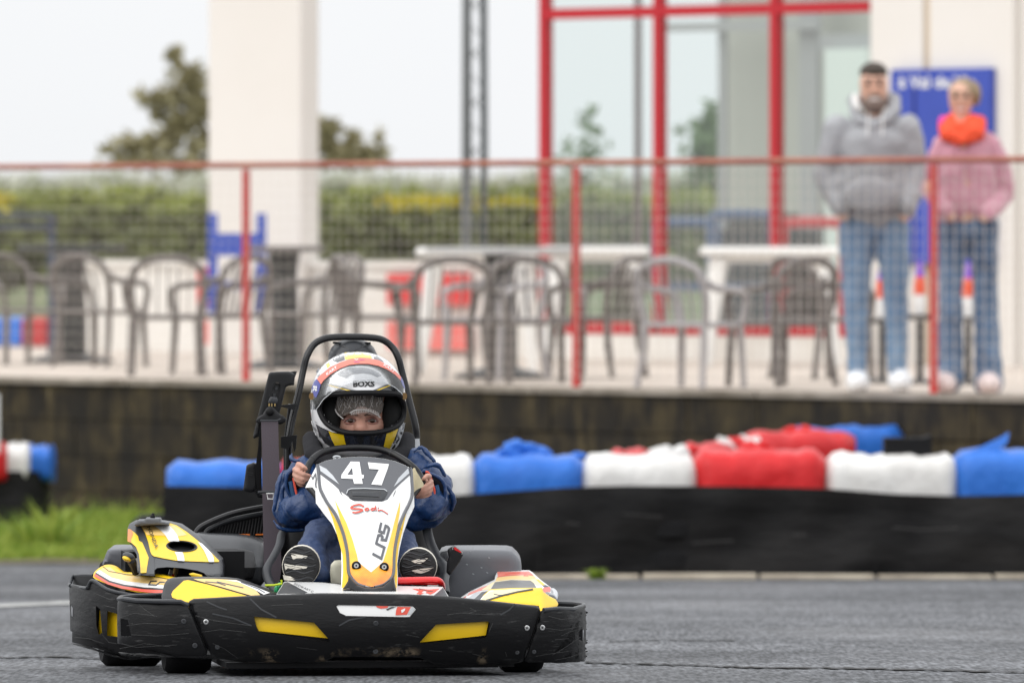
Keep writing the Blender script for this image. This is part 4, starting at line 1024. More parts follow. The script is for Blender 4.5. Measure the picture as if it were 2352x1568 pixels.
hC = L(c2, [(122, 905), (140, 895), (735, 905), (762, 930), (712, 990), (680, 992), (200, 982), (150, 958)])
bump = panel("front_bumper", ctr, S_b, .022, M_bump, rk, grid=9, rnd=9, holes=[hL, hR, hC], smooth=50)
def inset(name, pts, mt, o=.012, par=bump, sf=S_b):
    return panel(name, pts, sf, .004, mt, par, grid=12, off=o)
def grow(poly, k):
    cx = sum(p[0] for p in poly)/len(poly); cy = sum(p[1] for p in poly)/len(poly)
    out = []
    for x, y in poly:
        l = sqrt((x-cx)**2+(y-cy)**2); out.append((x+(x-cx)/l*k, y+(y-cy)/l*k))
    return out
inset("yellow_insert", L(c1, [(1550, 985), (2060, 1030), (2160, 1160), (1600, 1100)]), M_yel2)
inset("yellow_insert", L(c2, [(780, 1192), (905, 1040), (1330, 1020), (1305, 1135)]), M_yel2)
inset("insert_backing", grow(hL, 5), M_blk2, .019); inset("insert_backing", grow(hR, 5), M_blk2, .019)
emb = panel("white_badge_strip", grow(hC, -2), S_b, .006, M_wh, bump, grid=8, off=.003)
sb2 = lambda x, y: S_b(x, y)+.003
for pts in ([(440, 903), (540, 905), (530, 920), (480, 925), (450, 915)], [(610, 910), (715, 912), (685, 972), (595, 978), (600, 935)]):
    decal("red_graphic", L(c2, pts), sb2, M_rdp, emb, grid=10)
decal("white_graphic", L(c2, [(640, 935), (672, 922), (668, 940), (645, 960), (640, 950)]), sb2, M_wh, emb, lift=.003)
decal("black_graphic", L(c2, [(520, 930), (560, 912), (600, 912), (560, 925), (530, 940)]), sb2, M_ink, emb)
decal("grey_graphic", L(c2, [(690, 972), (725, 915), (748, 925), (712, 972)]), sb2, M_slv, emb)
# raised bars and mould lines across the plate
for pts in ([(1235, 965), (1400, 1000), (1545, 1060)], [(1190, 870), (1290, 915), (1350, 935)], [(1530, 845), (1620, 930), (1740, 995)]):
    stroke("mould_line", [L(c1, pts)], 3.4, S_b, M_gry, bump, .0012)
for pts in ([(1535, 888), (1490, 935), (1420, 975)], [(150, 1060), (230, 1015), (360, 990)]):
    stroke("mould_line", [L(c2, pts)], 3.4, S_b, M_gry, bump, .0012)
# left corner piece
def S_cl(x, y):
    u = min(1, max(0, (474-x)/204.)); return KD(x, .055+.16*(1-sqrt(max(0, 1-(u*.985)**2.4)))+.015*((y-1440)/75.)**2)
def ragged(pts, k=14, a=2.2, seed=3):
    rr = random.Random(seed); out = []
    for i, p in enumerate(pts):
        q = pts[(i+1) % len(pts)]; n = max(1, int(sqrt((q[0]-p[0])**2+(q[1]-p[1])**2)/k))
        for j in range(n):
            t = j/n; out.append((p[0]+(q[0]-p[0])*t+(rr.uniform(-a, a) if j else 0), p[1]+(q[1]-p[1])*t+(rr.uniform(-a, a) if j else 0)))
    return out
lc = L(c1, [(488, 880), (498, 852), (520, 843), (640, 862), (985, 868), (1030, 885), (1050, 915), (1120, 1080), (1195, 1262), (1190, 1292), (1150, 1305)])+ragged(L(c1, [(1000, 1306), (850, 1310), (650, 1305), (520, 1292), (497, 1270)]), 12, 1.2)+L(c1, [(489, 1200), (485, 1050)])
holeL = L(c1, [(512, 1002), (570, 1012), (596, 1142), (540, 1148), (515, 1140)])
corL = panel("bumper_corner", lc, S_cl, .014, M_bump, rk, grid=8, rnd=6, holes=[holeL], smooth=50)
obj("rim_lip", tube([KP(*c1(x, y), b) for x, y, b in ((1040, 900, .07), (985, 872, .065), (800, 868, .075), (640, 864, .11), (540, 850, .15), (500, 850, .20), (520, 836, .26), (620, 826, .32), (760, 822, .36), (850, 818, .38))], .006, 8), M_gry, corL)
panel("inner_wall", L(c1, [(500, 850), (520, 838), (860, 815), (1000, 900), (1000, 1290), (500, 1270)]), lambda x, y: KD(x, .36), .01, M_rub, corL, grid=30)
# right corner piece
def S_cr(x, y):
    u = min(1, max(0, (x-1215)/132.)); return KD(x, .055+.20*(1-sqrt(max(0, 1-(u*.985)**2.6)))+.015*((y-1440)/75.)**2)
rc = L(c2, [(1740, 945), (1760, 935), (1870, 925), (2000, 930), (2075, 905)])+ragged(L(c2, [(2088, 898), (2090, 1000), (2096, 1060), (2088, 1180), (2094, 1290), (2090, 1335)]), 7, 1.9, 8)+ragged(L(c2, [(2085, 1342), (1990, 1340), (1900, 1355), (1760, 1352)]), 11, 1.0, 9)+L(c2, [(1640, 1348), (1612, 1338), (1614, 1320), (1680, 1130), (1738, 960)])
holeR = L(c2, [(2040, 1110), (2062, 1068), (2078, 1100), (2072, 1185), (2036, 1172)])
corR = panel("bumper_corner", rc, S_cr, .014, M_bump, rk, grid=8, rnd=6, holes=[holeR], smooth=50)
obj("rim_lip", tube([KP(*c2(x, y), b) for x, y, b in ((1760, 938, .06), (1870, 928, .08), (1990, 932, .12), (2078, 906, .22), (2074, 896, .26), (2000, 888, .32), (1880, 884, .36))], .006, 8), M_gry, corR)
panel("inner_wall", L(c2, [(1860, 886), (2000, 888), (2070, 898), (2070, 1330), (1860, 1330)]), lambda x, y: KD(x, .38), .01, M_rub, corR, grid=30)
# ragged plastic burrs along the worn outer corner
mbr = MB(); rr = random.Random(4)
for i in range(34):
    x, y = c2(2090+rr.uniform(-6, 5), rr.uniform(920, 1335)); q = KP(x, y, .24)
    mbr.add(box(q, (rr.uniform(.003, .010), .004, rr.uniform(.001, .003)), M=Matrix.Rotation(rr.uniform(-.6, .9), 3, 'Y')))
obj("worn_burr", mbr.vf(), M_bump, corR, smooth=0)
scr = [[(1800, 985), (1900, 1010), (2000, 1000), (2080, 965)], [(1780, 1080), (1900, 1095), (2070, 1060)], [(1830, 1290), (1900, 1250), (1990, 1190), (2050, 1150)], [(1700, 1300), (1850, 1275), (1960, 1260)], [(1900, 1140), (1960, 1110), (2070, 1080)], [(1850, 1330), (1960, 1310), (2070, 1270)], [(1850, 1170), (1960, 1160)]]
M_scr = mat("scraped_plastic", (.075, .075, .075), .6, var=(60, 1, (.03, .03, .03)))
for s in scr: stroke("scratch", [L(c2, s)], 0.9, S_cr, M_scr, corR, .0015)
for s in ([(560, 1060), (700, 1040), (960, 1050)], [(500, 1000), (620, 960), (800, 985)], [(640, 870), (700, 930), (780, 985)], [(520, 1200), (640, 1230), (960, 1210)], [(505, 1240), (700, 1200), (900, 1225)], [(600, 1130), (800, 1140), (1050, 1120)]):
    stroke("scratch", [L(c1, s)], 0.8, S_cl, M_scr, corL, .0015)
for s in ([(1100, 980), (1250, 1020), (1540, 1060)], [(1150, 1110), (1300, 1090), (1500, 1110)], [(1240, 1200), (1330, 1240), (1440, 1320)], [(1700, 900), (1950, 890)], [(1900, 1230), (2060, 1250)]):
    stroke("scratch", [L(c1, s)], 0.8, S_b, M_scr, bump, .0014)
for s in ([(1180, 920), (1230, 945), (1160, 965)], [(1000, 975), (1100, 960), (1380, 975)], [(1360, 1040), (1330, 1110)], [(680, 1130), (780, 1150)], [(860, 1255), (960, 1262)], [(1460, 1265), (1470, 1300)], [(1200, 1280), (1280, 1300)]):
    stroke("scratch", [L(c2, s)], 0.9, S_b, M_scr, bump, .0014)
def screw(px, py, r, surf, par, dark=False):
    c = P(px, py, surf(px, py)); k = r/950.; ax = Vector((0, -1, 0))
    obj("screw", MB().add(lathe([(k*1.0, -.001), (k*1.0, .0012), (k*.8, .0024), (k*.42, .0024), (k*.36, .0006)], c, ax, 18)).vf(), M_gry if dark else M_stl, par)
    obj("screw_socket", cyl(c+Vector((0, -.0014, 0)), k*.33, .0012, ax, 8), M_ink, par)
screw(*c1(1185, 1030), 6.2, S_b, bump); screw(*c1(1275, 1228), 5.5, S_b, bump, True); screw(*c2(440, 1042), 6, S_b, bump, True); screw(*c2(437, 1262), 6, S_b, bump, True)
screw(*c2(1630, 1078), 6.2, S_b, bump); screw(*c2(1553, 1270), 5, S_b, bump, True); screw(*c1(1010, 1026), 6, S_cl, corL, True); screw(*c1(1098, 1216), 6, S_cl, corL, True)
screw(*c2(1751, 1075), 6.4, S_cr, corR); screw(*c2(1686, 1265), 5, S_cr, corR, True)
# --- left side pod
def S_sl(x, y):
    u = min(1, max(0, (290-x)/130.)); return KD(x, .42+.16*max(0, (480-x)/200.)+.25*(1-sqrt(max(0, 1-(u*.985)**2.6)))+.012*((y-1420)/70.)**2)
sl = L(c1, [(108, 770), (112, 742), (130, 735), (235, 762), (258, 745), (275, 712), (305, 708), (400, 770), (500, 800), (640, 822), (760, 828), (860, 820), (860, 1300)])+ragged(L(c1, [(600, 1330), (500, 1312), (400, 1290), (340, 1255), (300, 1237), (120, 1197)]), 9, 1.6, 5)+L(c1, [(116, 1100), (112, 900)])
sh_ = [L(c1, [(318, 900), (352, 930), (366, 1118), (340, 1130), (322, 1060)]), L(c1, [(408, 945), (488, 965), (488, 1148), (405, 1138)]), L(c1, [(120, 892), (145, 935), (152, 1002), (124, 985)])]
pod = panel("side_pod", sl, S_sl, .014, M_bump, rk, grid=8, rnd=6, holes=sh_, smooth=50)
panel("yellow_liner", L(c1, [(345, 940), (500, 960), (500, 1150), (340, 1130)]), lambda x, y: S_sl(x, y)+.03, .006, M_yel2, pod, grid=20)
panel("inner_wall", L(c1, [(140, 672), (300, 668), (320, 720), (520, 830), (520, 1290), (330, 1240), (130, 1190)]), lambda x, y: S_sl(x, y)+.11, .01, M_rub, pod, grid=20)
obj("rim_lip", tube([P(*c1(x, y), S_sl(*c1(x, y))+dd) for x, y, dd in ((120, 745, 0), (112, 735, .02), (128, 690, .08), (150, 668, .12), (220, 664, .14), (300, 665, .15))], .005, 8), M_gry, pod)
obj("rim_lip", tube(catmull([P(*c1(x, y), S_sl(*c1(x, y))-.002) for x, y in ((112, 742), (235, 764), (258, 748), (275, 714), (305, 710), (400, 771), (500, 801), (640, 823), (760, 829))], 3), .0045, 8), M_gry, pod)
for s in ([(120, 1020), (190, 960), (260, 940)], [(130, 1120), (220, 1050), (300, 1080)], [(150, 1150), (260, 1160), (380, 1200)], [(370, 1130), (420, 1190), (480, 1200)], [(380, 900), (470, 920)], [(150, 960), (200, 985)], [(300, 800), (420, 850), (470, 850)]):
    stroke("scratch", [L(c1, s)], 0.9, S_sl, M_scr, pod, .0015)
# yellow upper shell of the side pod with printed stripes
def S_yp(x, y): return KD(x, .50+.20*max(0, (1385-y)/70.)+.0004*(370-x))
yp = panel("pod_cover", L(c1, [(298, 668), (305, 640), (335, 612), (380, 588), (430, 585), (478, 600), (520, 632), (560, 645), (740, 650), (935, 682), (960, 760), (860, 812), (760, 808), (640, 795), (520, 770), (420, 738), (310, 690)]), S_yp, .05, M_yel, rk, grid=8, rnd=7, sm=2)
decal("pale_panel", L(c1, [(345, 620), (380, 600), (430, 598), (480, 640), (560, 665), (900, 690), (900, 740), (760, 730), (560, 720), (440, 690)]), S_yp, M_pch, yp)
decal("white_stripe", L(c1, [(318, 640), (345, 620), (440, 680), (560, 710), (860, 742), (860, 766), (700, 758), (540, 735), (430, 705)]), S_yp, M_wh, yp, lift=.002)
decal("dark_stripe", L(c1, [(312, 652), (318, 640), (430, 706), (540, 736), (700, 758), (850, 766), (850, 780), (690, 772), (530, 750), (420, 720)]), S_yp, M_ink, yp, lift=.0025)
decal("red_stripe", L(c1, [(302, 668), (312, 650), (420, 718), (530, 748), (690, 772), (850, 780), (845, 806), (690, 794), (520, 766), (410, 732)]), S_yp, M_rdp, yp, lift=.003)
stroke("print_line", [L(c1, [(372, 592), (420, 630), (560, 655), (760, 668), (900, 695)])], 1.4, S_yp, M_ink, yp, .003)
stroke("lettering", [L(c1, [(800, 708), (752, 708), (735, 736), (792, 740), (822, 716), (860, 716)])], 2.6, S_yp, M_dkg, yp, .004)
text("lettering", "LPKAERO", *c1(760, 754), 3.6, S_yp, M_wh, yp, sx=1.2, lift=.0045, shear=.2)
# small yellow winglet and front-left fairing
def S_fl(x, y): return KD(x, .16+.15*max(0, (1390-y)/70.)+3e-6*(x-470)**2)
fl = panel("front_fairing", L(c1, [(842, 870), (845, 780), (865, 715), (900, 692), (960, 684), (1060, 680), (1250, 682), (1430, 692), (1560, 735), (1700, 790), (1745, 815), (1540, 835), (1080, 860), (1060, 890), (980, 880)]), S_fl, .05, M_blk2, rk, grid=8, rnd=9, sm=2)
decal("yellow_face", L(c1, [(912, 812), (925, 785), (1010, 705), (1045, 700), (1200, 735), (1515, 826), (1300, 840), (1085, 852), (1062, 868), (1052, 876), (985, 862), (920, 838)]), S_fl, M_yel, fl)
decal("pale_print", L(c1, [(1085, 690), (1250, 690), (1425, 700), (1560, 760), (1612, 818), (1540, 822), (1300, 752), (1120, 704)]), S_fl, M_pch, fl)
decal("white_print", L(c1, [(1330, 700), (1425, 702), (1560, 748), (1690, 800), (1640, 815), (1560, 770), (1440, 716)]), S_fl, M_wh, fl, lift=.0025)
for q in ([(1180, 712), (1280, 722), (1340, 742)], [(1270, 712), (1400, 742), (1480, 760)], [(1460, 716), (1600, 770), (1650, 800)]): stroke("print_line", [L(c1, q)], 2.0, S_fl, M_nav, fl, .003)
panel("winglet", L(c1, [(1052, 652), (1080, 645), (1150, 662), (1160, 682), (1110, 690), (1070, 672)]), lambda x, y: KD(x, .55), .02, M_yel, rk, grid=8, rnd=3)
# right pod and fairing
def S_rp(x, y): return KD(x, .45+.55*max(0, (1390-y)/75.)+2e-6*(x-1180)**2)
rp = panel("pod_cover", L(c11, [(180, 690), (330, 590), (520, 500), (730, 398), (745, 330), (780, 255), (1000, 246), (1280, 250), (1330, 280), (1450, 390), (1620, 520), (1690, 620), (1700, 700), (1690, 800), (1300, 860), (500, 730)]), S_rp, .05, M_wh, rk, grid=8, rnd=5)
decal("dark_window", L(c11, [(672, 542), (740, 425), (1000, 388), (1290, 395), (1350, 440), (1405, 530), (1000, 540)]), S_rp, mat("smoked_print", (.08, .08, .08), .35, var=(20, .8, (.2, .2, .2)), stretch=(1, 1, .1)), rp)
decal("red_print", L(c11, [(775, 262), (1275, 255), (1340, 310), (1000, 322), (785, 345)]), S_rp, M_rd2, rp)
decal("yellow_print", L(c11, [(770, 350), (1000, 325), (1345, 315), (1390, 365), (1290, 385), (1000, 378), (745, 410)]), S_rp, M_pch, rp)
decal("pale_print", L(c11, [(745, 412), (1000, 380), (1290, 386), (1390, 366), (1520, 460), (1400, 480), (1300, 400), (1000, 390), (740, 425), (650, 545), (520, 550), (700, 430)]), S_rp, mat("straw_print", (.80, .68, .40), .4), rp, lift=.0025)
decal("orange_print", L(c11, [(1385, 385), (1425, 380), (1530, 465), (1485, 475)]), S_rp, M_yel, rp, lift=.003)
decal("dark_print", L(c11, [(1485, 480), (1540, 470), (1600, 500), (1520, 505)]), S_rp, M_ink, rp, lift=.003)
decal("red_print", L(c11, [(1510, 510), (1600, 500), (1640, 560), (1560, 600), (1470, 560)]), S_rp, M_rdp, rp, lift=.003)
decal("red_print", L(c11, [(330, 595), (500, 520), (640, 470), (600, 540), (480, 570), (300, 640)]), S_rp, M_rd2, rp)
decal("red_print", L(c11, [(225, 675), (290, 640), (280, 665)]), S_rp, M_rdp, rp, lift=.003)
decal("grey_print", L(c11, [(400, 700), (530, 580), (660, 560), (590, 600), (520, 700)]), S_rp, M_gry, rp)
decal("silver_print", L(c11, [(300, 690), (430, 590), (520, 575), (390, 700)]), S_rp, M_slv, rp)
for q in ([(780, 345), (900, 318), (1100, 310)], [(1190, 325), (1260, 330), (1240, 310), (1190, 318)], [(1300, 290), (1340, 320), (1200, 300)], [(900, 300), (1000, 285), (1250, 280)]): stroke("print_line", [L(c11, q)], 1.6, S_rp, M_rdp, rp, .003)
obj("pod_rim", tube(catmull([KP(*c11(x, y), b) for x, y, b in ((1560, 620, .35), (1630, 640, .38), (1675, 690, .42), (1690, 610, .5), (1650, 560, .55))], 3), .007, 8), M_slv, rp)
def S_rf(x, y): return KD(x, .17+.16*max(0, (1400-y)/75.)+(.0016*max(0, x-1245)))
rf = panel("front_fairing", L(c11, [(500, 730), (560, 640), (660, 550), (1000, 530), (1380, 528), (1480, 520), (1505, 590), (1600, 660), (1700, 710), (1735, 770), (1725, 800), (1640, 845), (1455, 880), (1430, 800), (1100, 770)]), S_rf, .05, M_yel, rk, grid=7, rnd=5)
decal("pale_print", L(c11, [(510, 715), (570, 640), (640, 585), (760, 545), (1320, 530), (1200, 552), (900, 620), (600, 712)]), S_rf, mat("straw_print", (.80, .68, .40), .4), rf)
decal("white_print", L(c11, [(505, 700), (560, 640), (660, 556), (1000, 535), (1340, 530), (1000, 560), (700, 620), (560, 700)]), S_rf, M_wh, rf, lift=.001)
stroke("black_band", [L(c11, [(600, 712), (860, 632), (1100, 575), (1340, 535)])], 3.4, S_rf, M_ink, rf, .0026)
stroke("print_line", [L(c11, [(720, 610), (810, 630), (960, 622)])], 1.8, S_rf, M_nav, rf, .0026)
# --- rear wheel covers
def S_rr(x, y): return KD(x, 1.02)+.05*((x-1100)/90.)**2*.3
panel("rear_wheel_cover", L(c2, [(925, 540), (940, 500), (985, 468), (1200, 463), (1470, 465), (1530, 492), (1570, 540), (1585, 600), (1590, 700), (1590, 900), (1000, 900), (990, 700), (960, 600)]), S_rr, .32, mat("grey_wheel_cover", (.13, .135, .15), .38, bump=(120, .1, .002), var=(5, .5, (.10, .105, .115))), rk, grid=8, rnd=22, sm=2)
panel("rear_wheel_cover", L(c1, [(368, 588), (385, 530), (405, 478), (430, 460), (560, 460), (640, 480), (660, 640), (540, 650), (490, 610), (430, 585)]), lambda x, y: KD(x, 1.0), .32, mat("grey_wheel_cover", (0, 0, 0)), rk, grid=8, rnd=10, sm=2)
for (x, y) in ((1265, 600), (1325, 523), (1200, 650), (1310, 640), (1150, 575), (1175, 470)):
    stroke("paint_chip", [L(c2, [(x, y), (x+14, y+5)])], 1.6, lambda a, b: S_rr(a, b)-.001, M_slv, rk, .0012)
# --- engine cover
def S_en(x, y): return KD(x, .62+.42*max(0, (1320-y)/130.)+1.2e-6*(x-400)**2)
ELL = [(c10(1090, 675)[0]+34.5*cos(a_*pi/14)-2*sin(a_*pi/14), c10(1090, 675)[1]+12.4*sin(a_*pi/14)+2.5*cos(a_*pi/14)) for a_ in range(28)]
for f_ in (S_en,): LK[f_] = 3.2
for f_ in (S_yp, S_fl, S_rp, S_rf): LK[f_] = 2.6
eng = panel("engine_cover", L(c1, [(567, 300), (580, 262), (620, 240), (760, 230), (900, 248), (985, 268), (1120, 360), (1240, 470), (1310, 540), (1320, 600), (1318, 690), (1200, 700), (660, 660), (655, 640), (640, 500), (600, 430), (567, 380)]), S_en, .10, M_gry, rk, grid=7, rnd=9, holes=[L(c1, [(778, 655), (778, 625), (800, 605), (880, 598), (1000, 606), (1120, 626), (1170, 645), (1195, 672), (1195, 705), (980, 705), (778, 680)]), ELL], sm=0)
decal("yellow_top", L(c10, [(368, 305), (480, 290), (860, 292), (880, 262), (1000, 300), (1180, 415), (1400, 590), (1620, 790), (1745, 920), (1740, 940), (1560, 942), (1240, 930), (980, 915), (780, 880), (600, 842), (565, 815), (540, 760), (505, 600), (450, 440)]), S_en, M_yel, eng, grid=6, holes=[ELL])
decal("pale_top", L(c10, [(385, 312), (480, 298), (860, 298), (960, 305), (1090, 380), (1180, 470), (1000, 500), (800, 480), (480, 470), (420, 380)]), S_en, M_pch, eng, grid=6, lift=.002)
decal("white_stripe", L(c10, [(590, 300), (865, 296), (940, 370), (1010, 470), (1048, 580), (920, 578), (870, 580), (800, 470), (700, 370)]), S_en, M_wh, eng, grid=6, lift=.0027, holes=[ELL])
decal("white_stripe", L(c10, [(965, 765), (1105, 768), (1130, 850), (1138, 926), (1020, 918), (1000, 830)]), S_en, M_wh, eng, grid=6, lift=.0027, holes=[ELL])
decal("white_stripe", L(c10, [(1370, 590), (1440, 615), (1560, 730), (1620, 800), (1650, 870), (1655, 940), (1565, 940), (1545, 880), (1480, 740)]), S_en, M_wh, eng, grid=6, lift=.0027, holes=[ELL])
decal("yellow_side", L(c10, [(150, 365), (190, 372), (270, 430), (325, 490), (340, 570), (400, 600), (460, 740), (512, 865), (495, 960), (470, 1130), (370, 1135), (362, 980), (340, 800), (290, 680), (215, 610), (140, 580)]), S_en, M_yel, eng, grid=6)
decal("orange_side", L(c10, [(150, 368), (215, 385), (240, 450), (200, 540), (200, 602), (142, 580)]), S_en, mat("orange_print", (.80, .20, .03), .35), eng, grid=6, lift=.0025)
panel("recess_cup", grow(ELL, 3), lambda x, y: S_en(x, y)+.045, .004, M_rub, eng, grid=8)
obj("recess_wall", tube([P(x, y, S_en(x, y)+.010) for x, y in ELL], .006, 8, closed=True, flat=.6), M_rub, eng)
obj("recess_rim", tube([P(x, y, S_en(x, y)-.003) for x, y in ELL], .0022, 8, closed=True), M_blk2, eng)
obj("knob_arm", tube([KP(*c10(1030, 722), .90), KP(*c10(1140, 715), .895), KP(*c10(1240, 740), .90)], .0035, 6), M_rub, eng)
obj("knob_screw", cyl(KP(*c10(1140, 715), .885), .0062, .004, (0, -1, .2), 14), M_stl, eng)
text("lettering", "HONDA", *c10(578, 503), 8.2, S_en, M_ink, eng, rot=radians(69), sx=1.22, bold=.01, lift=.0045, grid=6)
obj("engine_block", box(KP(*c1(980, 650), 1.02), (.30, .25, .12), M=MK), M_rub, eng, smooth=0)
obj("spark_plug", MB().add(cyl(KP(*c10(985, 1090), .80), .005, .035, (.2, 0, 1), 8)).add(cyl(KP(*c10(985, 1100), .80), .0075, .012, (.2, 0, 1), 6)).vf(), mat("brass", (.45, .33, .15), .35, metal=1), eng)
obj("red_lead", tube([KP(*c10(900, 1120), .79), KP(*c10(935, 1175), .79), KP(*c10(960, 1215), .79)], .003, 6), M_rdt, eng)
obj("lead_cap", cyl(KP(*c10(900, 1120), .788), .005, .012, (.3, 0, 1), 8), M_stl, eng)
# cap and stub on top of the engine cover
def S_cap(x, y): return KD(x, .93)
cap_ = panel("top_cap", L(c10, [(262, 300), (270, 270), (320, 215), (430, 212), (460, 180), (700, 185), (722, 230), (790, 240), (850, 262), (860, 292), (700, 290), (480, 300), (300, 320)]), S_cap, .09, mat("cap_grey", (.10, .105, .115), .4), rk, grid=5, rnd=4, sm=0)
obj("cap_knob", MB().add(ball(KP(*c10(582, 155), .97), (.0062, .0062, .0072))).add(ball(KP(*c10(588, 112), .97), (.0042, .0042, .0038))).vf(), M_rub, cap_)
# filler knob with yellow underside at the left
obj("side_knob", ball(KP(*c10(160, 845), .62), (.0155, .02, .010), 20, 12, Matrix.Rotation(.35, 3, 'Y')), M_gry, rk)
obj("side_knob_underside", ball(KP(*c10(125, 888), .61), (.0115, .02, .0065), 16, 10, Matrix.Rotation(.45, 3, 'Y')), M_yel2, rk)
obj("side_knob_stem", tube([KP(*c10(200, 900), .65), KP(*c10(240, 1010), .68), KP(*c10(290, 1120), .7)], [.012, .009, .011], 8), M_rub, rk)
obj("throttle_link", tube([KP(*c10(285, 885), .66), KP(*c10(310, 980), .66), KP(*c10(330, 1125), .66)], [.004, .002, .0015], 6), M_stl, rk)
# --- black air box / dome and the ribbed guard
def S_ab(x, y): return KD(x, .98+.18*max(0, (1300-y)/75.))
ab = panel("air_box", L(c1, [(1075, 350), (1200, 346), (1400, 352), (1540, 370), (1615, 400), (1640, 440), (1640, 720), (1560, 740), (1300, 720), (1200, 500)]), S_ab, .22, M_gry, rk, grid=8, rnd=18, sm=2)
panel("air_box_recess", L(c1, [(1300, 455), (1380, 452), (1560, 480), (1555, 690), (1330, 690), (1325, 560), (1290, 500)]), lambda x, y: S_ab(x, y)-.006, .01, M_blk2, ab, grid=10, rnd=6, sm=2)
gd = panel("ribbed_guard", L(c1, [(1100, 345), (1115, 310), (1180, 270), (1330, 205), (1480, 165), (1700, 125), (1700, 360), (1400, 352), (1200, 350)]), lambda x, y: KD(x, 1.32), .03, M_rub, rk, grid=10, rnd=3)
obj("guard_rim", tube(catmull([KP(*c1(x, y), 1.30) for x, y in ((1105, 348), (1125, 305), (1180, 265), (1330, 200), (1480, 158), (1700, 120))], 4), .008, 8), M_blk2, gd)
obj("guard_rim", tube(catmull([KP(*c1(x, y), 1.305) for x, y in ((1180, 335), (1210, 300), (1340, 240), (1500, 200), (1700, 165))], 4), .006, 8), M_gry, gd)
for i in range(19):
    x = 1225+i*24; yt = 300-(x-1210)*.245
    obj("rib", tube([KP(*c1(x, yt+6), 1.312), KP(*c1(x-22, 350), 1.312)], .0030, 5), M_blk2, gd)
stroke("orange_trim", [L(c1, [(1380, 345), (1450, 343), (1530, 343)], ), L(c1, [(1575, 343), (1640, 341)])], 3, lambda x, y: KD(x, 1.3), mat("orange_print", (.8, .2, .03)), gd)
# --- seat shell
M_seat = mat("seat_shell", (.007, .007, .008), .4, spec=.25)
obj("seat", MB().add(ball(KP(820, 1250, 1.12), (.185, .14, .24), 28, 18, p=3)).vf(), M_seat, rk, smooth=180)
st = rk.children[-1]
def S_sr(x, y): return KD(x, .86)
obj("seat_rim", tube(catmull([KP(*c1(x, y), b) for x, y, b in ((1810, 290, .98), (1782, 340, .96), (1765, 420, .93), (1720, 510, .90), (1668, 600, .87), (1668, 670, .84), (1700, 740, .80), (1760, 800, .76))], 4), [.0115]*29, 8, flat=.5), M_gry, st)
obj("seat_rim", tube(catmull([KP(*c2(x, y), b) for x, y, b in ((838, 250, .98), (848, 330, .96), (875, 420, .93), (925, 520, .90), (975, 590, .87), (982, 660, .84), (975, 720, .80), (985, 800, .76))], 4), [.0125]*29, 8, flat=.5), M_gry, st)
panel("seat_back", L(c1, [(1790, 300), (1700, 560), (1690, 800), (2700, 800), (2900, 560), (2810, 250)]), lambda x, y: KD(x, 1.08), .02, M_seat, st, grid=40)
obj("seat_bolt", cyl(KP(*c2(862, 272), .97), .005, .014, (1, 0, .2), 10), M_stl, st)
# --- buckle on the right
bk = Matrix.Rotation(radians(-28), 3, 'Y')
def bkp(x, y): return KP(*c2(x, y), .72)
panel("belt_buckle", L(c2, [(1002, 470), (1012, 455), (1046, 436), (1062, 434), (1122, 482), (1128, 500), (1100, 560), (1035, 650), (1018, 664), (995, 640), (1000, 560), (1015, 520)]), lambda x, y: KD(x, .74), .03, M_blk2, rk, grid=5, rnd=4)
b_ = rk.children[-1]
decal("buckle_button", L(c2, [(1052, 446), (1066, 440), (1112, 476), (1112, 488), (1062, 464)]), lambda x, y: KD(x, .74), M_rdt, b_, grid=5, lift=.004)
stroke("buckle_rim", [L(c2, [(1046, 462), (1044, 442), (1060, 436), (1120, 482), (1118, 500)])], 1.4, lambda x, y: KD(x, .74), M_stl, b_, .004)
panel("cover_bracket", L(c2, [(925, 520), (960, 478), (1000, 470), (1010, 520), (990, 600), (960, 570)]), lambda x, y: KD(x, .9), .03, M_gry, rk, grid=6, rnd=5)
# --- white pedal tray, posts, pedals
def S_tr(x, y): return KD(x, .10+.28*max(0, (1370-y)/32.))
tray = panel("nose_tray", L(c1, [(1740, 812), (1800, 716), (1830, 712), (2100, 722), (2265, 740)])+L(c2, [(300, 760), (600, 748), (965, 756), (1012, 832), (700, 830), (0, 812)]), S_tr, .02, M_wh, rk, grid=7, rnd=3)
decal("grey_end", L(c1, [(1745, 808), (1802, 720), (1830, 716), (1990, 800), (1960, 806)]), S_tr, M_gry, tray, grid=8)
decal("grey_end", L(c2, [(890, 826), (935, 790), (968, 760), (1008, 830)]), S_tr, M_gry, tray, grid=8)
text("lettering", "SODIKART.C", *c1(1955, 762), 5.2, S_tr, M_ink, tray, rot=radians(24), sx=1.15, lift=.004, grid=8)
decal("red_graphic", L(c2, [(725, 768), (800, 770), (860, 775), (940, 768), (900, 800), (870, 815), (830, 800), (790, 815), (758, 808), (780, 790)]), S_tr, M_rdp, tray, grid=8, lift=.003)
stroke("black_graphic", [L(c2, [(780, 768), (840, 785), (890, 790)])], 1.6, S_tr, M_ink, tray, .004)
decal("white_graphic", L(c2, [(800, 800), (818, 785), (840, 790), (830, 806)]), S_tr, M_wh, tray, grid=8, lift=.004)
panel("steering_post_cover", L(c1, [(2168, 725), (2162, 640), (2168, 580), (2195, 552), (2240, 548), (2300, 560), (2300, 760)]), lambda x, y: KD(x, .45), .05, M_cr, rk, grid=8, rnd=8)
obj("brake_pedal", tube(catmull([KP(*c2(x, y), b) for x, y, b in ((590, 705, .34), (760, 702, .34), (890, 700, .34), (935, 708, .34), (958, 735, .36), (962, 770, .40))], 4), .0085, 10), M_rdt, rk)
obj("brake_rod", tube([KP(*c2(600, 722), .38), KP(*c2(960, 730), .40)], .004, 6), M_rdt, rk)
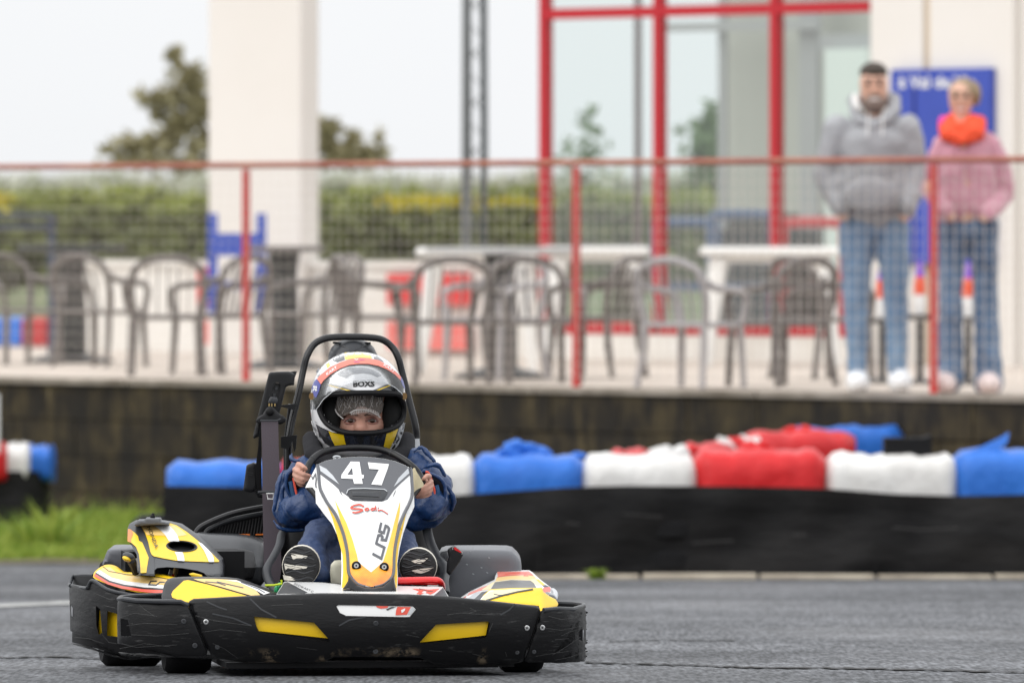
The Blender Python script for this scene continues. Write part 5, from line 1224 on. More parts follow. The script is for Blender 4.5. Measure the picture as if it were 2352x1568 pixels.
obj("throttle_pedal", tube(catmull([KP(*c1(x, y), b) for x, y, b in ((1742, 790, .36), (1745, 760, .36), (1770, 738, .38))], 3), .0065, 8), mat("green_metal", (.02, .35, .12), .35), rk)
obj("cable_tie", tube([KP(*c1(1650, 742), .35), KP(*c1(1720, 741), .35), KP(*c1(1782, 730), .35), KP(*c1(1778, 700), .35)], .0030, 6), mat("lime_plastic", (.50, .62, .01), .4), rk)
# --- front fairing with the number
def xc(y): return float(np.interp(y, [1040, 1140, 1360], [836, 838, 850]))
def S_pf(x, y): return KD(x, .24+.40*max(0, min(1.3, (1360-y)/310.))+.055*((x-xc(y))/105.)**2)
Lr = [(567, 285), (578, 380), (588, 480), (615, 545), (660, 625), (728, 720), (785, 850), (818, 960), (842, 1090), (850, 1240), (872, 1300), (930, 1362), (1000, 1388)]
Rr = [(1425, 320), (1432, 420), (1436, 540), (1410, 620), (1370, 700), (1320, 820), (1290, 950), (1270, 1090), (1264, 1250), (1240, 1315), (1170, 1372), (1090, 1394)]
# outer shell with side wings
def S_wg(x, y): return S_pf(x, y)+.012
outer = L(c4, [(560, 268), (545, 300), (505, 375), (452, 480), (520, 478), (545, 510), (550, 620), (620, 715), (700, 815), (755, 935), (782, 1050), (786, 1200), (782, 1398), (800, 1412), (850, 1330), (1250, 1330), (1296, 1452), (1303, 1300), (1298, 1180), (1320, 1030), (1352, 900), (1400, 770), (1455, 655), (1450, 520), (1432, 330), (1400, 290), (1000, 260)])
pf = panel("front_panel", outer, S_wg, .02, M_wh, rk, grid=7, rnd=4)
decal("wing_print", L(c4, [(655, 640), (728, 760), (785, 880), (820, 980), (842, 1100), (846, 1250), (848, 1330), (812, 1398), (788, 1398), (800, 1250), (795, 1100), (765, 985), (735, 880), (700, 760)]), S_wg, M_yel, pf, grid=6)
decal("wing_print", L(c4, [(1388, 680), (1330, 850), (1300, 980), (1282, 1100), (1272, 1300), (1290, 1440), (1298, 1300), (1296, 1170), (1312, 1020), (1340, 900)]), S_wg, M_yel, pf, grid=6)
stroke("lettering", [L(c4, [(510, 370), (520, 400), (545, 350), (552, 400), (546, 450), (552, 480)])], 2.6, S_wg, M_dkg, pf, .003)
face = L(c4, [(560, 285), (572, 262), (640, 232), (760, 208), (870, 198), (960, 195), (1080, 202), (1180, 215), (1280, 238), (1370, 275), (1418, 305)]+Rr[0:]+Lr[::-1][0:])
nm = panel("number_plate", face, S_pf, .012, M_wh, pf, grid=6, rnd=3)
decal("graphite_field", L(c4, [(560, 285), (572, 262), (640, 232), (760, 208), (870, 198), (960, 195), (1080, 202), (1180, 215), (1280, 238), (1370, 275), (1418, 305), (1420, 360), (1330, 440), (1270, 500), (1210, 585), (1160, 605), (1020, 602), (900, 600), (862, 572), (790, 520), (700, 440), (582, 350)]), S_pf, M_dkg, nm, grid=6)
decal("silver_flash", L(c4, [(580, 272), (645, 305), (705, 365), (765, 448), (690, 395), (592, 325)]), S_pf, M_slv, nm, grid=6, lift=.0025)
decal("silver_flash", L(c4, [(1398, 300), (1408, 345), (1330, 415), (1266, 470), (1310, 390)]), S_pf, M_slv, nm, grid=6, lift=.0025)
decal("dark_flash", L(c4, [(750, 475), (775, 500), (798, 560), (770, 520)]), S_pf, M_dkg, nm, grid=6, lift=.0025)
decal("dark_flash", L(c4, [(1290, 490), (1282, 520), (1252, 580), (1268, 530)]), S_pf, M_dkg, nm, grid=6, lift=.0025)
# yellow flames and the orange halftone at the tip
yl = L(c4, [(722, 585), (760, 660), (830, 800), (885, 950), (925, 1085), (940, 1160), (1000, 1210), (1058, 1254), (1115, 1205), (1168, 1158), (1200, 1060), (1240, 920), (1275, 780), (1325, 600), (1322, 700), (1300, 830), (1285, 960), (1266, 1090), (1262, 1110), (1258, 1250), (1236, 1310), (1168, 1368), (1060, 1388), (935, 1356), (878, 1295), (856, 1240), (846, 1090), (822, 960), (792, 850), (760, 720)])
decal("yellow_flame", yl, S_pf, M_half, nm, grid=6, lift=.0018)
for dg in ([(1015, 1198), (1092, 1200), (1110, 1313), (1130, 1315), (1127, 1345), (1112, 1345), (1120, 1393), (1045, 1393), (1035, 1350), (932, 1345), (935, 1313)],
           [(1165, 1205), (1350, 1220), (1338, 1262), (1285, 1405), (1195, 1398), (1262, 1268), (1178, 1262)]):
    panel("race_digit", L(c3, dg), S_pf, 0, M_wht, nm, grid=6, off=-.004, smooth=180, holes=[L(c3, [(985, 1313), (1035, 1316), (1028, 1250)])] if dg[0][0] == 1015 else [])
# handle recess
rec = L(c4, [(825, 520), (835, 495), (870, 480), (1000, 476), (1180, 486), (1212, 505), (1215, 530), (1180, 592), (1160, 602), (1000, 600), (890, 596), (860, 580)])
panel("handle_recess", rec, lambda x, y: S_pf(x, y)-.004, .006, M_gry, nm, grid=6, rnd=4)
panel("handle_slot", L(c4, [(872, 508), (880, 502), (1140, 508), (1150, 516), (1142, 570), (1130, 578), (880, 572), (870, 560)]), lambda x, y: S_pf(x, y)-.0045, .004, M_ink, nm, grid=8)
panel("slot_cover", L(c4, [(882, 515), (1135, 520), (1132, 562), (885, 552)]), lambda x, y: S_pf(x, y)-.0062, .003, M_gry, nm, grid=8)
stroke("recess_lip", [L(c4, [(832, 530), (845, 498), (875, 487), (1000, 484), (1180, 493), (1205, 512)])], 1.8, lambda x, y: S_pf(x, y)-.004, M_slv, nm, .0025)
# script and model letters
def script(dx, dy, mt, nm_, lf, w=1.0):
    f = lambda pts: L(c7, [(x+dx, y+dy) for x, y in pts])
    stroke(nm_, [f([(545, 300), (520, 305), (490, 278), (440, 272), (350, 290), (285, 325), (285, 348), (340, 358), (450, 362), (510, 375), (515, 395), (450, 425), (370, 440), (310, 430)])], 3.6*w, S_pf, mt, nm, lf)
    stroke(nm_, [f([(605, 345), (570, 365), (580, 390), (620, 395), (645, 370), (630, 345), (600, 345)])], 2.8*w, S_pf, mt, nm, lf)
    stroke(nm_, [f([(765, 350), (720, 345), (690, 370), (710, 395), (760, 380), (785, 300), (795, 395)]), f([(835, 372), (845, 398), (885, 384), (930, 395), (985, 430), (1035, 465)])], 2.2*w, S_pf, mt, nm, lf)
    stroke(nm_, [f([(835, 330), (838, 345)])], 2.6*w, S_pf, mt, nm, lf)
script(14, 18, M_slv, "script_shadow", .0022); script(8, 10, M_ink, "script_outline", .0026, .8); script(0, 0, M_rdp, "script_lettering", .0032)
stroke("model_lettering", [L(c7, [(905, 640), (862, 818), (955, 850), (992, 705), (1035, 722), (1062, 762), (1058, 800), (1000, 1000), (915, 990), (930, 935), (900, 895), (845, 898), (800, 1065), (968, 1148), (905, 1372), (722, 1272)])], 5.6, S_pf, M_dkg, nm, .0030)
# black edge beading
beadL = [(567, 272)]+Lr; beadR = [(1412, 300)]+Rr
for bd in (beadL, beadR):
    obj("edge_bead", tube(catmull([P(*c4(x, y), S_pf(*c4(x, y))-.001) for x, y in bd], 3), .0042, 8), M_dkg, pf)
lip = L(c4, [(795, 1412), (812, 1390), (845, 1335), (850, 1290), (875, 1320), (930, 1376), (1000, 1400), (1070, 1406), (1170, 1388), (1240, 1330), (1262, 1290), (1268, 1350), (1294, 1452), (1262, 1420), (1235, 1440), (1150, 1447), (1000, 1440), (900, 1422), (850, 1400)])
panel("nose_lip", lip, lambda x, y: KD(x, .20+.0009*(1365-y)), .05, M_blk2, pf, grid=6, rnd=4)
for c in ((922, 1196), (1178, 1208)):
    px, py = c4(*c); q = P(px, py, S_pf(px, py)-.007)
    obj("rubber_washer", lathe([(.0115, -.002), (.0115, .002), (.009, .0045), (.005, .005)], q, Vector((0, -1, .1)), 22), M_rub, pf)
    obj("bolt", lathe([(.0058, .004), (.0058, .0062), (.0026, .0062), (.0022, .0048)], q, Vector((0, -1, .1)), 16), M_stl, pf)
# --- steering wheel
sw = [(468, 322, .80), (490, 262, .81), (545, 195, .83), (640, 145, .85), (790, 118, .86), (950, 112, .865), (1100, 122, .86), (1220, 152, .85), (1330, 208, .83), (1430, 280, .81), (1500, 360, .80), (1525, 440, .78), (1450, 530, .75), (1370, 640, .72), (1200, 740, .70), (1000, 765, .695), (800, 730, .70), (620, 620, .72), (530, 520, .75), (450, 420, .78)]
swo = obj("steering_wheel", tube(catmull([KP(*c4(x, y), b) for x, y, b in sw], 5, True), .0088, 14, closed=True), mat("wheel_grip", (.008, .008, .009), .3, spec=.35, bump=(90, .2, .002)), rk, smooth=180)
for c in ((500, 232), (1210, 160)):
    A = Vector(KP(*c4(*c), .83)); q = min(catmull([KP(*c4(x, y), b) for x, y, b in sw], 5, True), key=lambda v: (v-A).length)
    nx = catmull([KP(*c4(x, y), b) for x, y, b in sw], 5, True); i = nx.index(q); t_ = (nx[i+1]-nx[i-1]).normalized()
    obj("grip_seam", tube([q-t_*.0008, q+t_*.0008], .0095, 16), M_gry, swo)
for a in ((560, 300), (1400, 330), (960, 800)):
    obj("spoke", tube([KP(*c4(*a), .79), KP(*c4(985, 480), .72)], .006, 8, flat=.5), M_gry, swo)
obj("steering_column", tube([KP(*c4(985, 480), .72), KP(*c4(1000, 1300), .35)], .012, 10), M_stl, rk)
obj("dash_loop", tube(catmull([KP(*c4(x, y), .78) for x, y in ((760, 220), (770, 200), (740, 192), (715, 200), (730, 215))], 3), .0035, 6), M_slv, rk)
# --- roll hoop, headrest, belt gear
hoop = [(466, 1400, 1.30), (470, 1150, 1.30), (478, 1000, 1.30), (505, 830, 1.31), (560, 600, 1.32), (600, 400, 1.33), (632, 280, 1.33), (690, 180, 1.34), (770, 130, 1.34), (870, 112, 1.34), (1010, 108, 1.34), (1150, 112, 1.34), (1280, 130, 1.34), (1370, 190, 1.34), (1430, 290, 1.33), (1470, 440, 1.33), (1530, 680, 1.32), (1580, 880, 1.31), (1592, 1010, 1.31), (1592, 1200, 1.30), (1590, 1400, 1.30)]
rh = obj("roll_hoop", tube(catmull([KP(*c3(x, y), b) for x, y, b in hoop], 5), .0088, 14), M_blkm, rk)
obj("roll_hoop_brace", tube([KP(*c3(490, 700), 1.36), KP(*c3(452, 1000), 1.38), KP(*c3(446, 1400), 1.4)], .0066, 10), M_blkm, rk)
obj("worn_patch", tube([KP(*c3(1582, 1000), 1.305), KP(*c3(1588, 1090), 1.305)], .0100, 12), M_slv, rh)
def S_hr(x, y):
    u = ((x-811)/58.)**2+((y-835)/57.)**2; return KD(x, 1.36-.05*sqrt(max(0, 1-min(u, 1))))
hd = L(c3, [(818, 320), (822, 265), (845, 205), (885, 160), (950, 138), (1030, 133), (1110, 138), (1170, 158), (1215, 205), (1245, 265), (1260, 330), (1255, 500), (830, 500)])
hr = panel("headrest", hd, S_hr, .05, M_gry, rk, grid=5, rnd=6)
for q in ([(895, 180), (950, 190), (1038, 240), (1130, 190), (1180, 182)], [(1038, 245), (1080, 262), (1180, 320), (1240, 330)], [(1038, 245), (1000, 262), (900, 320), (850, 330)]):
    obj("moulded_groove", tube([P(*c3(*p), S_hr(*c3(*p))-.001) for p in q], .0019, 6), M_ink, hr)
for q in ([(960, 168), (1038, 205), (1120, 168)], [(880, 215), (985, 252), (870, 300)], [(1195, 215), (1100, 252), (1210, 300)]):
    pass
obj("headrest_bracket", tube([KP(*c3(865, 160), 1.33), KP(*c3(930, 165), 1.35), KP(*c3(1190, 165), 1.35)], .003, 8), M_blkm, rk)
# belt height adjuster
adj = panel("belt_adjuster", L(c12, [(312, 115), (325, 102), (400, 95), (520, 92), (560, 105), (585, 130), (575, 235), (520, 240), (490, 255), (450, 420), (425, 520), (415, 620), (330, 640), (240, 640), (215, 770), (160, 795), (146, 780), (160, 720), (230, 440)]), lambda x, y: KD(x, 1.22), .045, M_blk2, rk, grid=5, rnd=5,
             holes=[L(c12, [(345, 300), (362, 235), (385, 208), (415, 208), (438, 235), (435, 290), (405, 400), (350, 400)])])
panel("adjuster_rail", L(c12, [(325, 420), (350, 210), (445, 210), (435, 420)]), lambda x, y: KD(x, 1.235), .01, M_ink, adj, grid=14)
for p in ((396, 265), (372, 340)): panel("rail_tooth", L(c12, [(p[0]-14, p[1]-18), (p[0]+14, p[1]-18), (p[0]+8, p[1]+18), (p[0]-18, p[1]+18)]), lambda x, y: KD(x, 1.228), .006, M_gry, adj, grid=8)
panel("slider_button", L(c12, [(302, 420), (318, 375), (335, 355), (400, 362), (412, 385), (400, 432), (320, 428)]), lambda x, y: KD(x, 1.212), .015, M_gry, adj, grid=5, rnd=3)
for x in (318, 345, 378): obj("brass_pin", cyl(KP(*c12(x, 440), 1.215), .0022, .007, (0, 0, 1), 8), mat("brass", (.45, .33, .15)), adj)
anc = panel("belt_anchor", L(c12, [(178, 600), (200, 570), (250, 540), (290, 475), (320, 455), (350, 462), (380, 490), (430, 540), (480, 565), (497, 590), (488, 620), (440, 645), (330, 640), (215, 645), (182, 625)]), lambda x, y: KD(x, 1.198), .012, M_blk2, rk, grid=5, rnd=4)
obj("anchor_bolt", ball(KP(*c12(326, 512), 1.196), (.0105, .006, .0105), 16, 10), M_rub, anc)
obj("anchor_slot_bar", tube([KP(*c12(225, 608), 1.192), KP(*c12(400, 608), 1.192), KP(*c12(440, 590), 1.192)], .003, 8), M_gry, anc)
def S_wb(x, y): return KD(x, 1.19-.10*max(0, (y-970)/170.))
panel("seat_belt", L(c12, [(232, 615), (412, 612), (418, 900), (430, 1180), (425, 1345), (420, 1568)])+[(647, 1300), (640, 1350), (612, 1350), (606, 1300)]+L(c12, [(250, 1568), (245, 1340), (242, 900)]), S_wb, .004, M_belt2, rk, grid=10)
panel("belt_return", L(c12, [(215, 700), (232, 660), (240, 1340), (190, 1340), (170, 1130), (200, 900)]), lambda x, y: KD(x, 1.2), .004, M_seat, rk, grid=12)
ret = panel("belt_retractor", L(c12, [(78, 1080), (90, 1068), (150, 1048), (185, 1060), (190, 1345), (120, 1362), (60, 1345), (45, 1330), (50, 1290)]), lambda x, y: KD(x, 1.2), .05, M_blk2, rk, grid=5, rnd=5)
stroke("retractor_notch", [L(c12, [(88, 1145), (150, 1160)]), L(c12, [(96, 1170), (140, 1178)])], 1.6, lambda x, y: KD(x, 1.2), M_ink, ret, .002)
obj("retractor_bracket", tube([KP(*c12(180, 1330), 1.2), KP(*c12(210, 1390), 1.2), KP(*c12(300, 1400), 1.2)], .006, 8), M_rub, rk)
obj("belt_bar", tube([KP(*c12(200, 1356), 1.06), KP(*c12(370, 1352), 1.06)], .0032, 8), M_gry, rk)
obj("belt_tongue", MB().add(tube([KP(*c12(x, y), 1.05) for x, y in ((292, 1370), (360, 1370), (362, 1428), (306, 1428))], .0022, 6, closed=True)).vf(), M_wh, rk, smooth=0)
for (y0_, y1_) in ((100, 110), (440, 450), (770, 880)):
    panel("mount_bracket", L(c12, [(440, y0_+4), (610, y0_-14), (600, y1_+10), (580, y1_+60), (560, y0_+50), (520, y1_+30), (440, y1_+10)]), lambda x, y: KD(x, 1.26), .01, M_blk2, rk, grid=10)
# --- driver
SK2 = mat("child_skin", (.50, .275, .205), .5, bump=(90, .15, .001), var=(22, .5, (.56, .22, .16)))
JK = mat("navy_rain_jacket", (.011, .045, .148), .36, spec=.5, bump=(6, 1.0, .04), var=(5, .6, (.006, .018, .065)))
def kc(p, r): return (KP(p[0], p[1], p[2]), r/920.)
def kcap(p0, r0, p1, r1): a = kc(p0, r0); b = kc(p1, r1); return (a[0], a[1], b[0], b[1])
def h8(x, y, b): q = c8(x, y); return (q[0], q[1], b)
def h9(x, y, b): q = c9(x, y); return (q[0], q[1], b)
k8, k9 = .1125, .1
caps = []
def seg(f, k, pts, r0, r1):
    n = len(pts)
    for i in range(n-1):
        ra = r0+(r1-r0)*i/(n-1); rb = r0+(r1-r0)*(i+1)/(n-1); caps.append(kcap(f(*pts[i]), ra*k, f(*pts[i+1]), rb*k))
# left hand (viewer's left): thumb and four fingers closed round the rim
seg(h8, k8, [(345, 420, .80), (400, 440, .775), (455, 480, .765), (500, 510, .765)], 66, 44)
seg(h8, k8, [(265, 520, .80), (340, 570, .772), (450, 625, .765), (570, 650, .775)], 56, 44)
seg(h8, k8, [(260, 625, .80), (330, 680, .772), (430, 725, .765), (530, 735, .775)], 52, 40)
seg(h8, k8, [(285, 720, .80), (350, 765, .772), (430, 800, .768), (500, 800, .775)], 50, 38)
seg(h8, k8, [(330, 790, .81), (390, 840, .782), (450, 850, .775), (495, 835, .78)], 44, 32)
seg(h8, k8, [(340, 560, .82), (350, 700, .82)], 90, 80); seg(h8, k8, [(350, 700, .84), (400, 960, .92)], 80, 78)
# right hand
seg(h9, k9, [(640, 545, .79), (590, 540, .765), (540, 590, .76), (505, 620, .765)], 72, 44)
seg(h9, k9, [(700, 660, .80), (620, 720, .768), (520, 800, .762), (400, 860, .765)], 56, 42)
seg(h9, k9, [(710, 760, .80), (630, 830, .768), (520, 890, .762), (340, 920, .765)], 54, 42)
seg(h9, k9, [(700, 860, .80), (620, 920, .77), (500, 960, .765), (330, 990, .768)], 50, 40)
seg(h9, k9, [(670, 950, .81), (600, 1000, .78), (500, 1025, .772), (350, 1035, .775)], 46, 34)
seg(h9, k9, [(620, 680, .82), (610, 850, .82)], 95, 90); seg(h9, k9, [(610, 850, .84), (580, 1100, .92)], 85, 80)
# arms and head of the body underneath
caps += [kcap((700, 1090, 1.02), 18, (668, 1160, .98), 18), kcap((668, 1160, .98), 18, (693, 1135, .86), 12), kcap((955, 1085, 1.02), 18, (1000, 1150, .98), 18), kcap((1000, 1150, .98), 18, (985, 1145, .86), 12),
         kcap((715, 1085, 1.04), 24, (940, 1085, 1.04), 24), kcap((822, 1080, 1.04), 66, (822, 1240, 1.0), 66), kcap((822, 1000, 1.03), 34, (822, 1070, 1.03), 40),
         kcap((790, 1260, .95), 34, (725, 1240, .70), 22), kcap((725, 1240, .70), 22, (738, 1320, .55), 14), kcap((860, 1260, .95), 34, (925, 1240, .70), 22), kcap((925, 1240, .70), 22, (930, 1320, .55), 14)]
mb_ = [c for c in caps]
# head with cheeks, brow, nose and chin: face plane near b = .93
FX, FY = 830, 960
def fc(x, y): return c3(x, y)
head = [kcap((828, 900, 1.03), 66, (828, 960, 1.02), 62), kcap((829, 985, 1.0), 48, (829, 1010, 1.0), 40),
        kcap((*fc(1095, 800), .975), 17, (*fc(1100, 905), .950), 15), kcap((*fc(1012, 880), .985), 28, (*fc(1040, 925), .98), 26), kcap((*fc(1205, 880), .985), 28, (*fc(1175, 925), .98), 26),
        kcap((*fc(1010, 785), .968), 13, (*fc(1060, 795), .962), 12), kcap((*fc(1130, 795), .962), 12, (*fc(1215, 780), .968), 13), kcap((*fc(1110, 935), .955), 17, (*fc(1110, 960), .965), 16)]
drv = blob("person", caps+head, SK2, None, .0030, 3)
tag(drv, "child driver in a white helmet and navy rain suit gripping the steering wheel", "person")
M_eye = mat("eyeball", (.42, .38, .36), .25); M_iris = mat("iris", (.035, .018, .010), .12); M_brow = mat("brown_brow", (.10, .06, .04), .8); M_lid = mat("eyelid", (.45, .20, .16), .5)
for cx_ in (1010, 1200):
    ex, ey = fc(cx_, 838)
    obj("eye", ball(KP(ex, ey+1, .957), (.0145, .008, .0055), 18, 12), M_eye, drv, smooth=180)
    e = drv.children[-1]
    obj("iris", ball(KP(ex+1, ey+.5, .9495), (.0076, .003, .0058), 14, 10), M_iris, e, smooth=180)
    obj("upper_lid", tube(catmull([KP(ex+dx, ey+dy, .952) for dx, dy in ((-15, 3), (-8, -3), (1, -5), (9, -3), (15, 3))], 4), .0034, 7), mat("lid_shade", (.22, .10, .08), .6), e)
    obj("lower_lid", tube(catmull([KP(ex+dx, ey+dy, .954) for dx, dy in ((-14, 4), (-6, 6.5), (2, 7), (9, 6), (14, 4))], 4), .0024, 7), M_lid, e)
    obj("eyebrow", tube(catmull([KP(ex+dx, ey+dy, .945) for dx, dy in ((-17, -11), (-6, -15), (8, -15), (17, -11))], 4), [.002]*3+[.0034]*8+[.0022]*2, 7), M_brow, drv)
# nostril shade is painted: small dark balls, no hollows
for dx in (-6, 6): obj("nostril", ball(KP(*[a+b for a, b in zip(fc(1110, 948), (dx, 0))], .9385), (.0032, .003, .0022), 10, 8), mat("nostril_shade", (.20, .07, .05), .7), drv)
hairM = mat("brown_hair", (.055, .036, .024), .55, bump=(120, 1, .004), var=(30, .6, (.075, .052, .036)), stretch=(2.5, 1, .35))
def S_h(x, y):
    u = ((x-828)/74.)**2+((y-930)/85.)**2; return KD(x, 1.02-.088*sqrt(max(0.02, 1-min(u, .98))))
hair = panel("hair", L(c3, [(878, 735), (885, 680), (900, 610), (1000, 590), (1200, 590), (1290, 620), (1305, 700), (1290, 760), (1270, 790), (1220, 775), (1180, 755), (1110, 738), (1040, 745), (985, 765), (945, 800), (930, 830), (905, 790)]), S_h, .02, hairM, drv, grid=5, rnd=4)
# white hair net with a gathered band
NET = mat("hair_net", (.66, .63, .61), .7)
obj("hair_net_band", tube(catmull([P(*fc(x, y), S_h(*fc(x, y))-.010) for x, y in ((1010, 775), (1050, 752), (1110, 745), (1180, 758), (1235, 785), (1275, 815))], 4), .0018, 8), NET, drv)
obj("hair_net_band", tube(catmull([P(*fc(x, y), S_h(*fc(x, y))-.007) for x, y in ((880, 740), (895, 775), (925, 805), (950, 825))], 4), .0014, 8), NET, drv)
nb_ = drv.children[-2]
for i in range(17):
    x = 1020+i*15; y = 775-30*sin(pi*min(1, max(0, (x-1000)/290)))+max(0, x-1200)*.22
    obj("gather", tube([P(*fc(x, y-8), S_h(*fc(x, y-8))-.014), P(*fc(x+2, y+22), S_h(*fc(x+2, y+22))-.013)], .0009, 5), NET, nb_)
rr = random.Random(9)
for i in range(34):
    x = rr.uniform(895, 1290); y = rr.uniform(600, 690); l = rr.uniform(40, 95)
    pts = [(x, y), (x+rr.uniform(-10, 10), y+l*.5), (x+rr.uniform(-25, 25), y+l)]
    obj("net_thread", tube([P(*fc(*p), S_h(*fc(*p))-.004) for p in pts], .00045, 4), NET, hair)
NM = bpy.data.materials.new("net_gauze"); NM.use_nodes = True; t = NM.node_tree; t.nodes["Principled BSDF"].inputs["Base Color"].default_value = (.60, .56, .53, 1); t.nodes["Principled BSDF"].inputs["Roughness"].default_value = .8
t.nodes["Principled BSDF"].inputs["Alpha"].default_value = .16
decal("hair_net", L(c3, [(880, 735), (887, 680), (902, 620), (1000, 600), (1200, 600), (1288, 625), (1303, 700), (1288, 770), (1250, 780), (1180, 750), (1110, 738), (1020, 765), (945, 805), (910, 790)]), S_h, NM, drv, grid=6, lift=.006)
NM2 = NM.copy(); NM2.node_tree.nodes["Principled BSDF"].inputs["Alpha"].default_value = .34; NM2.node_tree.nodes["Principled BSDF"].inputs["Base Color"].default_value = (.72, .55, .49, 1)
decal("forehead_gauze", L(c3, [(1015, 778), (1050, 745), (1080, 720), (1130, 715), (1180, 740), (1240, 765), (1270, 800), (1262, 830), (1230, 800), (1150, 778), (1080, 785), (1040, 795)]), S_h, NM2, drv, grid=6, lift=.009)
# --- helmet
HCX, HCY, HRX, HUP, HDN, HD0, HRZ, HP = 822.4, 925.0, 109.8, 117.2, 137.0, 1.03, .148, 2.25
def S_hm(x, y, e=0.0):
    u = abs((x-HCX)/(HRX+e)); v = abs((y-HCY)/((HUP if y < HCY else HDN)+e)); w = 1-u**HP-v**HP
    return KD(HCX, HD0)-(HRZ+e/920.)*max(w, 0.0)**(1/HP)
def helmet_shell():
    nu, nv = 110, 80; port = L(c3, [(745, 760), (750, 690), (775, 650), (815, 622), (860, 610), (1080, 600), (1300, 600), (1420, 608), (1455, 640), (1478, 700), (1480, 770), (1465, 830), (1420, 885), (1340, 925), (1240, 945), (1100, 952), (960, 942), (860, 905), (790, 850)])
    def vert(j, i, s):
        th = pi*j/nv; ph = 2*pi*i/nu; x, y, z = sin(th)*cos(ph), sin(th)*sin(ph), cos(th)
        k = (abs(x)**HP+abs(y)**HP+abs(z)**HP)**(-1/HP); x, y, z = x*k, y*k, z*k
        d = KD(HCX, HD0); c = P(HCX, HCY, d); u = d/FPX
        return P(HCX+x*HRX*s, HCY-z*(HUP if z > 0 else HDN)*s, d+y*HRZ*s), (HCX+x*HRX, HCY-z*(HUP if z > 0 else HDN), y)
    V, Fc = [], []; info = []
    for s in (1.0, .93):
        for j in range(nv+1):
            for i in range(nu):
                p, q = vert(j, i, s); V.append(p); info.append(q)
    n1 = (nv+1)*nu; keep = set()
    for j in range(nv):
        for i in range(nu):
            ids = (j*nu+i, j*nu+(i+1) % nu, (j+1)*nu+(i+1) % nu, (j+1)*nu+i)
            mx_ = sum(info[a][0] for a in ids)/4; my = sum(info[a][1] for a in ids)/4; yy = sum(info[a][2] for a in ids)/4
            if yy < 0 and inpoly(mx_, my, grow(port, 2.5)): continue
            if my > HCY+HDN*.93: continue
            keep.add((j, i)); Fc.append(ids); Fc.append(tuple(n1+a for a in reversed(ids)))
    for (j, i) in list(keep):
        for (dj, di, a, b) in ((1, 0, (1, 1), (1, 0)), (-1, 0, (0, 0), (0, 1)), (0, 1, (0, 1), (1, 1)), (0, -1, (1, 0), (0, 0))):
            if (j+dj, (i+di) % nu) not in keep:
                A = (j+a[0])*nu+(i+a[1]) % nu; B = (j+b[0])*nu+(i+b[1]) % nu; Fc.append((A, B, n1+B, n1+A))
    return (V, Fc), port
hv, port = helmet_shell()
M_hw = mat("helmet_white", (.80, .80, .81), .12, coat=.8); M_hk = mat("helmet_black", (.020, .020, .022), .14, coat=.8); M_hy = mat("helmet_yellow", (.82, .56, .01), .15, coat=.8); M_hg = mat("helmet_grey", (.22, .23, .25), .2, coat=.6)
hel = obj("helmet", hv, M_hw, drv, smooth=60)
obj("helmet_lining", MB().add(([Vector(KP(HCX, HCY, HD0))+(Vector(p)-Vector(KP(HCX, HCY, HD0)))*.92 for p in hv[0][:81*110]], [f for f in hv[1] if max(f) < 81*110])).vf(), mat("black_foam", (.006, .006, .006), .95), hel)
# deep padding round the face
def S_pd(x, y): return S_hm(x, y)+.045+.05*(1-min(1, (((x-830)/75.)**2+((y-945)/40.)**2)))
obj("port_gasket", tube([P(x, y, S_hm(x, y)-.001) for x, y in [tuple(v[:2]) for v in catmull([Vector(p) for p in port], 4, True)]], .0072, 8, closed=True), M_rub, hel)
inner = [(a+(822-a)*.04, b+(920-b)*.06) for a, b in port]
obj("cheek_pad", ball(KP(*fc(845, 800), 1.0), (.030, .045, .062), 18, 12), mat("black_foam", (.006, .006, .006)), hel, smooth=180)
obj("cheek_pad", ball(KP(*fc(1372, 800), 1.0), (.030, .045, .062), 18, 12), mat("black_foam", (.006, .006, .006)), hel, smooth=180)
obj("brow_pad", box(KP(*fc(1110, 612), .98), (.20, .07, .012)), mat("black_foam", (.006, .006, .006)), hel, smooth=0)
Hd = lambda nm_, pts, mt, lf=.0010, c=c3: decal(nm_, L(c, pts), S_hm, mt, hel, grid=5, lift=lf)
# chin bar graphics
Hd("black_chin", [(700, 840), (740, 880), (800, 915), (900, 950), (1020, 968), (1030, 1085), (860, 1085), (790, 1040), (735, 960)], M_hk)
Hd("black_chin", [(1020, 968), (1260, 962), (1400, 920), (1490, 860), (1470, 960), (1400, 1085), (1020, 1085)], M_hk)
Hd("yellow_chin", [(820, 932), (870, 950), (952, 965), (980, 1085), (890, 1085), (850, 1010)], M_hy, .0020)
Hd("yellow_chin", [(1330, 950), (1432, 912), (1400, 1000), (1360, 1085), (1300, 1085)], M_hy, .0020)
Hd("silver_chin", [(1440, 905), (1492, 860), (1480, 930), (1430, 1060), (1390, 1095)], M_slv, .0024)
Hd("white_line", [(668, 840), (690, 870), (740, 960), (800, 1060), (830, 1085), (770, 1080), (700, 970)], M_hw, .0022)
for q in ([(700, 950), (720, 1000), (745, 985), (735, 950)], [(745, 1020), (765, 1055), (790, 1040)], [(690, 900), (715, 930)]):
    stroke("chin_lettering", [L(c3, q)], 2.0, S_hm, M_ink, hel, .004)
stroke("white_edge", [L(c3, [(690, 850), (760, 895), (850, 935), (950, 955), (1025, 964)]), L(c3, [(1265, 958), (1360, 932), (1440, 880), (1490, 820)])], 2.4, S_hm, M_hw, hel, .0045)
stroke("vent_line", [L(c3, [(1035, 975), (1060, 1040)]), L(c3, [(1262, 970), (1230, 1045)]), L(c3, [(1132, 1018), (1134, 1045)]), L(c3, [(1150, 1016), (1150, 1045)]), L(c3, [(1168, 1018), (1166, 1045)])], 1.3, S_hm, M_gry, hel, .003)
